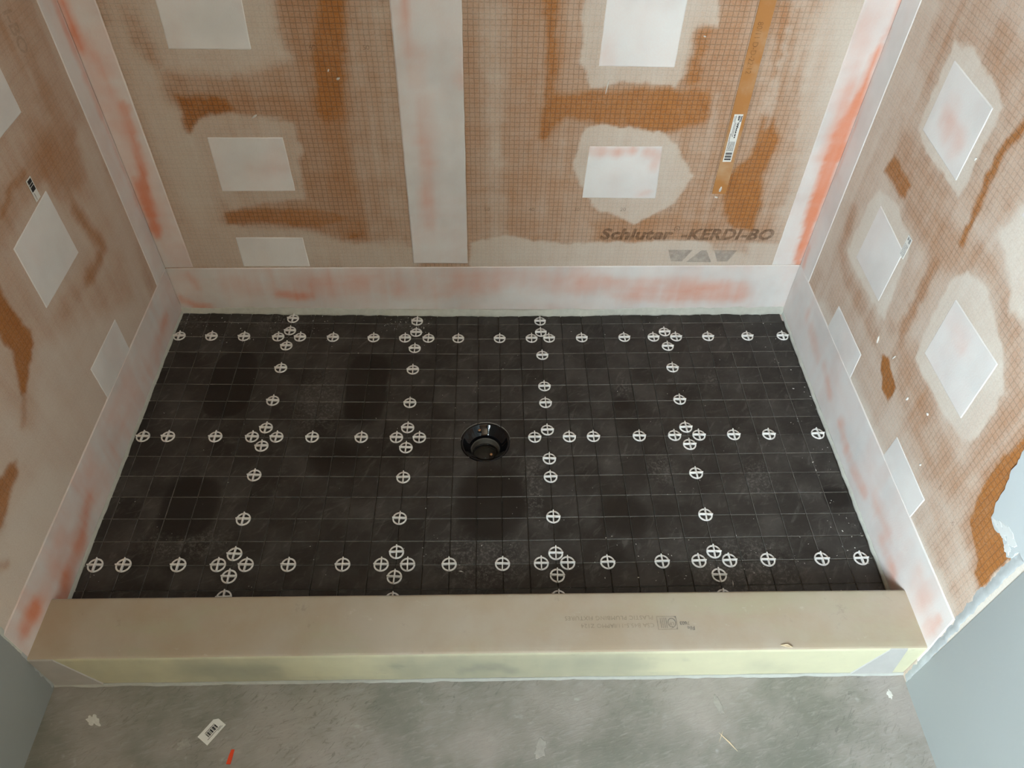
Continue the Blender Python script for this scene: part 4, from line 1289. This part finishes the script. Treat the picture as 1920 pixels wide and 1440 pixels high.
fin_x, fin_y = fin('crossbar', True), fin('crossbar', False)
ROWN = {0: 'the back joint', 6: 'the middle joint', 12: 'the front joint'}
COLN = {0: 'the left cross joint', 6: 'the second cross joint from the left', 12: 'the third cross joint from the left', 18: 'the right cross joint'}
ORD = ['first', 'second', 'third', 'fourth', 'fifth', 'sixth', 'seventh', 'eighth', 'ninth', 'tenth', 'eleventh', 'twelfth', 'thirteenth', 'fourteenth',
       'fifteenth', 'sixteenth', 'seventeenth', 'eighteenth', 'nineteenth', 'twentieth', 'twenty-first']
groups = {}
for s in SPACERS:
    key = ('row', round(s[2])) if s[0] == 'row' else ('col', round(s[1]))
    groups.setdefault(key, []).append(s)
for key, items in groups.items():
    items.sort(key=lambda s: s[1] if key[0] == 'row' else s[2])
    for k, s in enumerate(items):
        x, y = s[1] * P, -s[2] * P
        r_ = empty('tile_spacer', (x, y, zf(x, y) + 0.0001), rnd.uniform(-.05, .05))
        if key[0] == 'row':
            lab = 'white tile spacer on %s, %s from the left wall' % (ROWN[key[1]], ORD[k])
            grp = 'ring tile spacers along ' + ROWN[key[1]]
        else:
            lab = 'white tile spacer on %s, %s from the back' % (COLN[key[1]], ORD[k])
            grp = 'ring tile spacers along ' + COLN[key[1]]
        tag(r_, lab, 'tile spacer', grp)
        link('ring', ring_me, None, r_)
        link('crossbar', fin_x, None, r_)
        link('crossbar', fin_y, None, r_)

# ------------------------------------------------------------------ loose bits
# dried mortar specks on the tiles, too many to count: one part on each mosaic sheet
rnd = random.Random(77)
SPECKS = {}


def speck(x, y, s):
    u, v = x / P, -y / P
    ci = next((k for k, (a, b) in enumerate(COLS) if a <= u < b), None)
    ri = next((k for k, (a, b) in enumerate(ROWS) if a <= v < b), None)
    if ci is None or ri is None or math.hypot(x - DRAIN[0], y - DRAIN[1]) < 0.06:
        return
    verts, faces = SPECKS.setdefault((ri, ci), ([], []))
    o = SHEETS[(ri, ci)].location
    z = zf(x, y) - 0.0002
    b = len(verts)
    a = rnd.uniform(0, math.pi)
    l, w = s * rnd.uniform(0.8, 2.0), s * rnd.uniform(0.5, 1.0)
    for dx, dy, dz in ((-l, -w, 0), (l, -w * .7, 0), (l * .8, w, 0), (-l * .7, w * .8, 0), (0, 0, s * 0.8)):
        verts.append((x + dx * math.cos(a) - dy * math.sin(a) - o.x, y + dx * math.sin(a) + dy * math.cos(a) - o.y, z + dz - o.z))
    faces.extend([(b, b + 1, b + 4), (b + 1, b + 2, b + 4), (b + 2, b + 3, b + 4), (b + 3, b, b + 4)])


def scatter(n, x0, x1, y0, y1, smax):
    for _ in range(n):
        speck(rnd.uniform(x0, x1), rnd.uniform(y0, y1), rnd.uniform(0.0004, smax))


scatter(260, XL + .01, XR - .01, CURB_Y1, YB - .01, 0.0010)
scatter(90, XL + .005, .10, -.02, YB - .008, 0.0014)
scatter(60, .22, .34, .02, YB - .01, 0.0016)
scatter(60, 1.15, XR - .006, -.66, .05, 0.0015)
scatter(70, .3, 1.2, -.66, -.55, 0.0012)
for key, (verts, faces) in SPECKS.items():
    tag(link('mortar_specks', mesh('mortar_specks', verts, faces), M_CRUMB, SHEETS[key]), 'pale dried mortar specks', kind='stuff')

# barcode label lying on the floor
ang = math.atan2(-0.898 + 0.867, -0.004 - 0.018)
lb = empty('barcode_label', (0.0155, -0.8895, ZF), ang + math.pi)
tag(lb, 'small white barcode label with a clipped corner lying on the grey floor', 'label')
pap = o = link('paper', box_sheet('paper', 0.040, 0.0235, 0.0008, 0.006), M_LABEL, lb)
o.location = (-0.020, -0.0118, 0.0002)
o.rotation_euler = (0.0, 0.0, 0)
bars = [(0.010 + a, 0.010 + b, 0.0075, 0.0155) for a, b in ((0, .0012), (.0018, .0024), (.003, .0052), (.0058, .0064), (.007, .0078), (.0086, .0110), (.0122, .0130), (.0134, .0160), (.0166, .0172), (.0180, .0202))]
o = link('label_print', sticker_print(0.040, 0.0235, [(0.010, 0.030, 0.0165, .0011), (0.006, 0.034, 0.0050, .0010), (0.026, 0.036, 0.0030, .0009)], bars), M_INK, pap)
o.location = (0, 0, 0.0010)

# orange plastic scrap
bm = bmesh.new()
op = [(-.0045, -.013), (.0040, -.0135), (.0052, -.004), (.0062, .013), (-.0002, .0135), (-.0030, .002)]
t_ = [bm.verts.new((x, y, 0.0016 + 0.0012 * math.sin(i))) for i, (x, y) in enumerate(op)]
b_ = [bm.verts.new((x, y, 0)) for x, y in op]
bm.faces.new(t_)
for i in range(6):
    bm.faces.new((b_[i], b_[(i + 1) % 6], t_[(i + 1) % 6], t_[i]))
o = link('orange_scrap', from_bm('orange_scrap', bm), M_ORSCRAP)
o.location = (0.0550, -0.9310, ZF)
o.scale = (0.8, 0.85, 1)
tag(o, 'small bright orange plastic scrap on the floor near the barcode label', 'scrap')


def splinter(name, p0, p1, w, mat, label, cat):
    bm = bmesh.new()
    p0, p1 = Vector(p0), Vector(p1)
    d = (p1 - p0)
    s = Vector((-d.y, d.x, 0)).normalized() * w
    mid = p0.lerp(p1, 0.55) + s * 0.6
    ring = [p0, mid - s, p1, mid + s * 0.7]
    lo = [bm.verts.new(v) for v in ring]
    hi = [bm.verts.new(v + Vector((0, 0, w * 1.2 if 0 < i % 2 else w * 0.5))) for i, v in enumerate(ring)]
    bm.faces.new(hi)
    for i in range(4):
        bm.faces.new((lo[i], lo[(i + 1) % 4], hi[(i + 1) % 4], hi[i]))
    o = link(name, from_bm(name, bm), mat)
    return tag(o, label, cat)


splinter('wood_splinter', (0.871, -0.905, ZF), (0.897, -0.936, ZF), 0.0011, M_WOOD, 'thin pale wood splinter on the floor right of centre', 'splinter')
splinter('wood_splinter', (0.880, -0.900, ZF), (0.868, -0.922, ZF), 0.0006, M_WOOD, 'tiny pale splinter crossing the longer splinter on the floor', 'splinter')
splinter('wood_chip', (0.972, -0.8020, CURB_Z + 0.001), (0.992, -0.8060, CURB_Z + 0.001), 0.0024, M_WOOD, 'curled pale wood chip on the front edge of the curb', 'chip')
zz = zf(0.43, -0.625)
splinter('plastic_sliver', (0.4235, -0.6230, zz), (0.4330, -0.6250, zz), 0.0011, M_CRUMB, 'white plastic sliver on the tiles beside a front spacer', 'sliver')
splinter('plastic_sliver', (0.938, -0.650, zf(.938, -.65)), (0.936, -0.664, zf(.938, -.66)), 0.0008, M_CRUMB, 'white sliver on the tiles near the curb, right of centre', 'sliver')
for i, (x, y, sx, sy, lab) in enumerate(((-.187, -.869, .020, .010, 'ragged white plaster smear on the floor near the left wall'),
                                         (1.188, -.846, .006, .010, 'white plaster crumb on the floor by the right drywall'),
                                         (-.025, -.910, .016, .010, 'tan mortar smear on the floor left of the barcode label'),
                                         (0.566, -.925, .020, .014, 'pale round mortar smear on the floor near the bottom edge'),
                                         (0.880, -.862, .022, .008, 'long pale mortar smear on the floor right of centre'))):
    o = link('plaster_smear', ragged_mesh('plaster_smear', sx * .8, sy * .8, 3.7 + i * 2.1, 0.0006), M_CRUMB if i < 2 else plain('smear_%d' % i, (0.335, 0.320, 0.288), 0.9, 0.2, 0.3, 120))
    o.location = (x, y, ZF + 0.0001)
    o.rotation_euler = (0, 0, 0.6 * (i - 1))
    tag(o, lab, 'plaster smear')
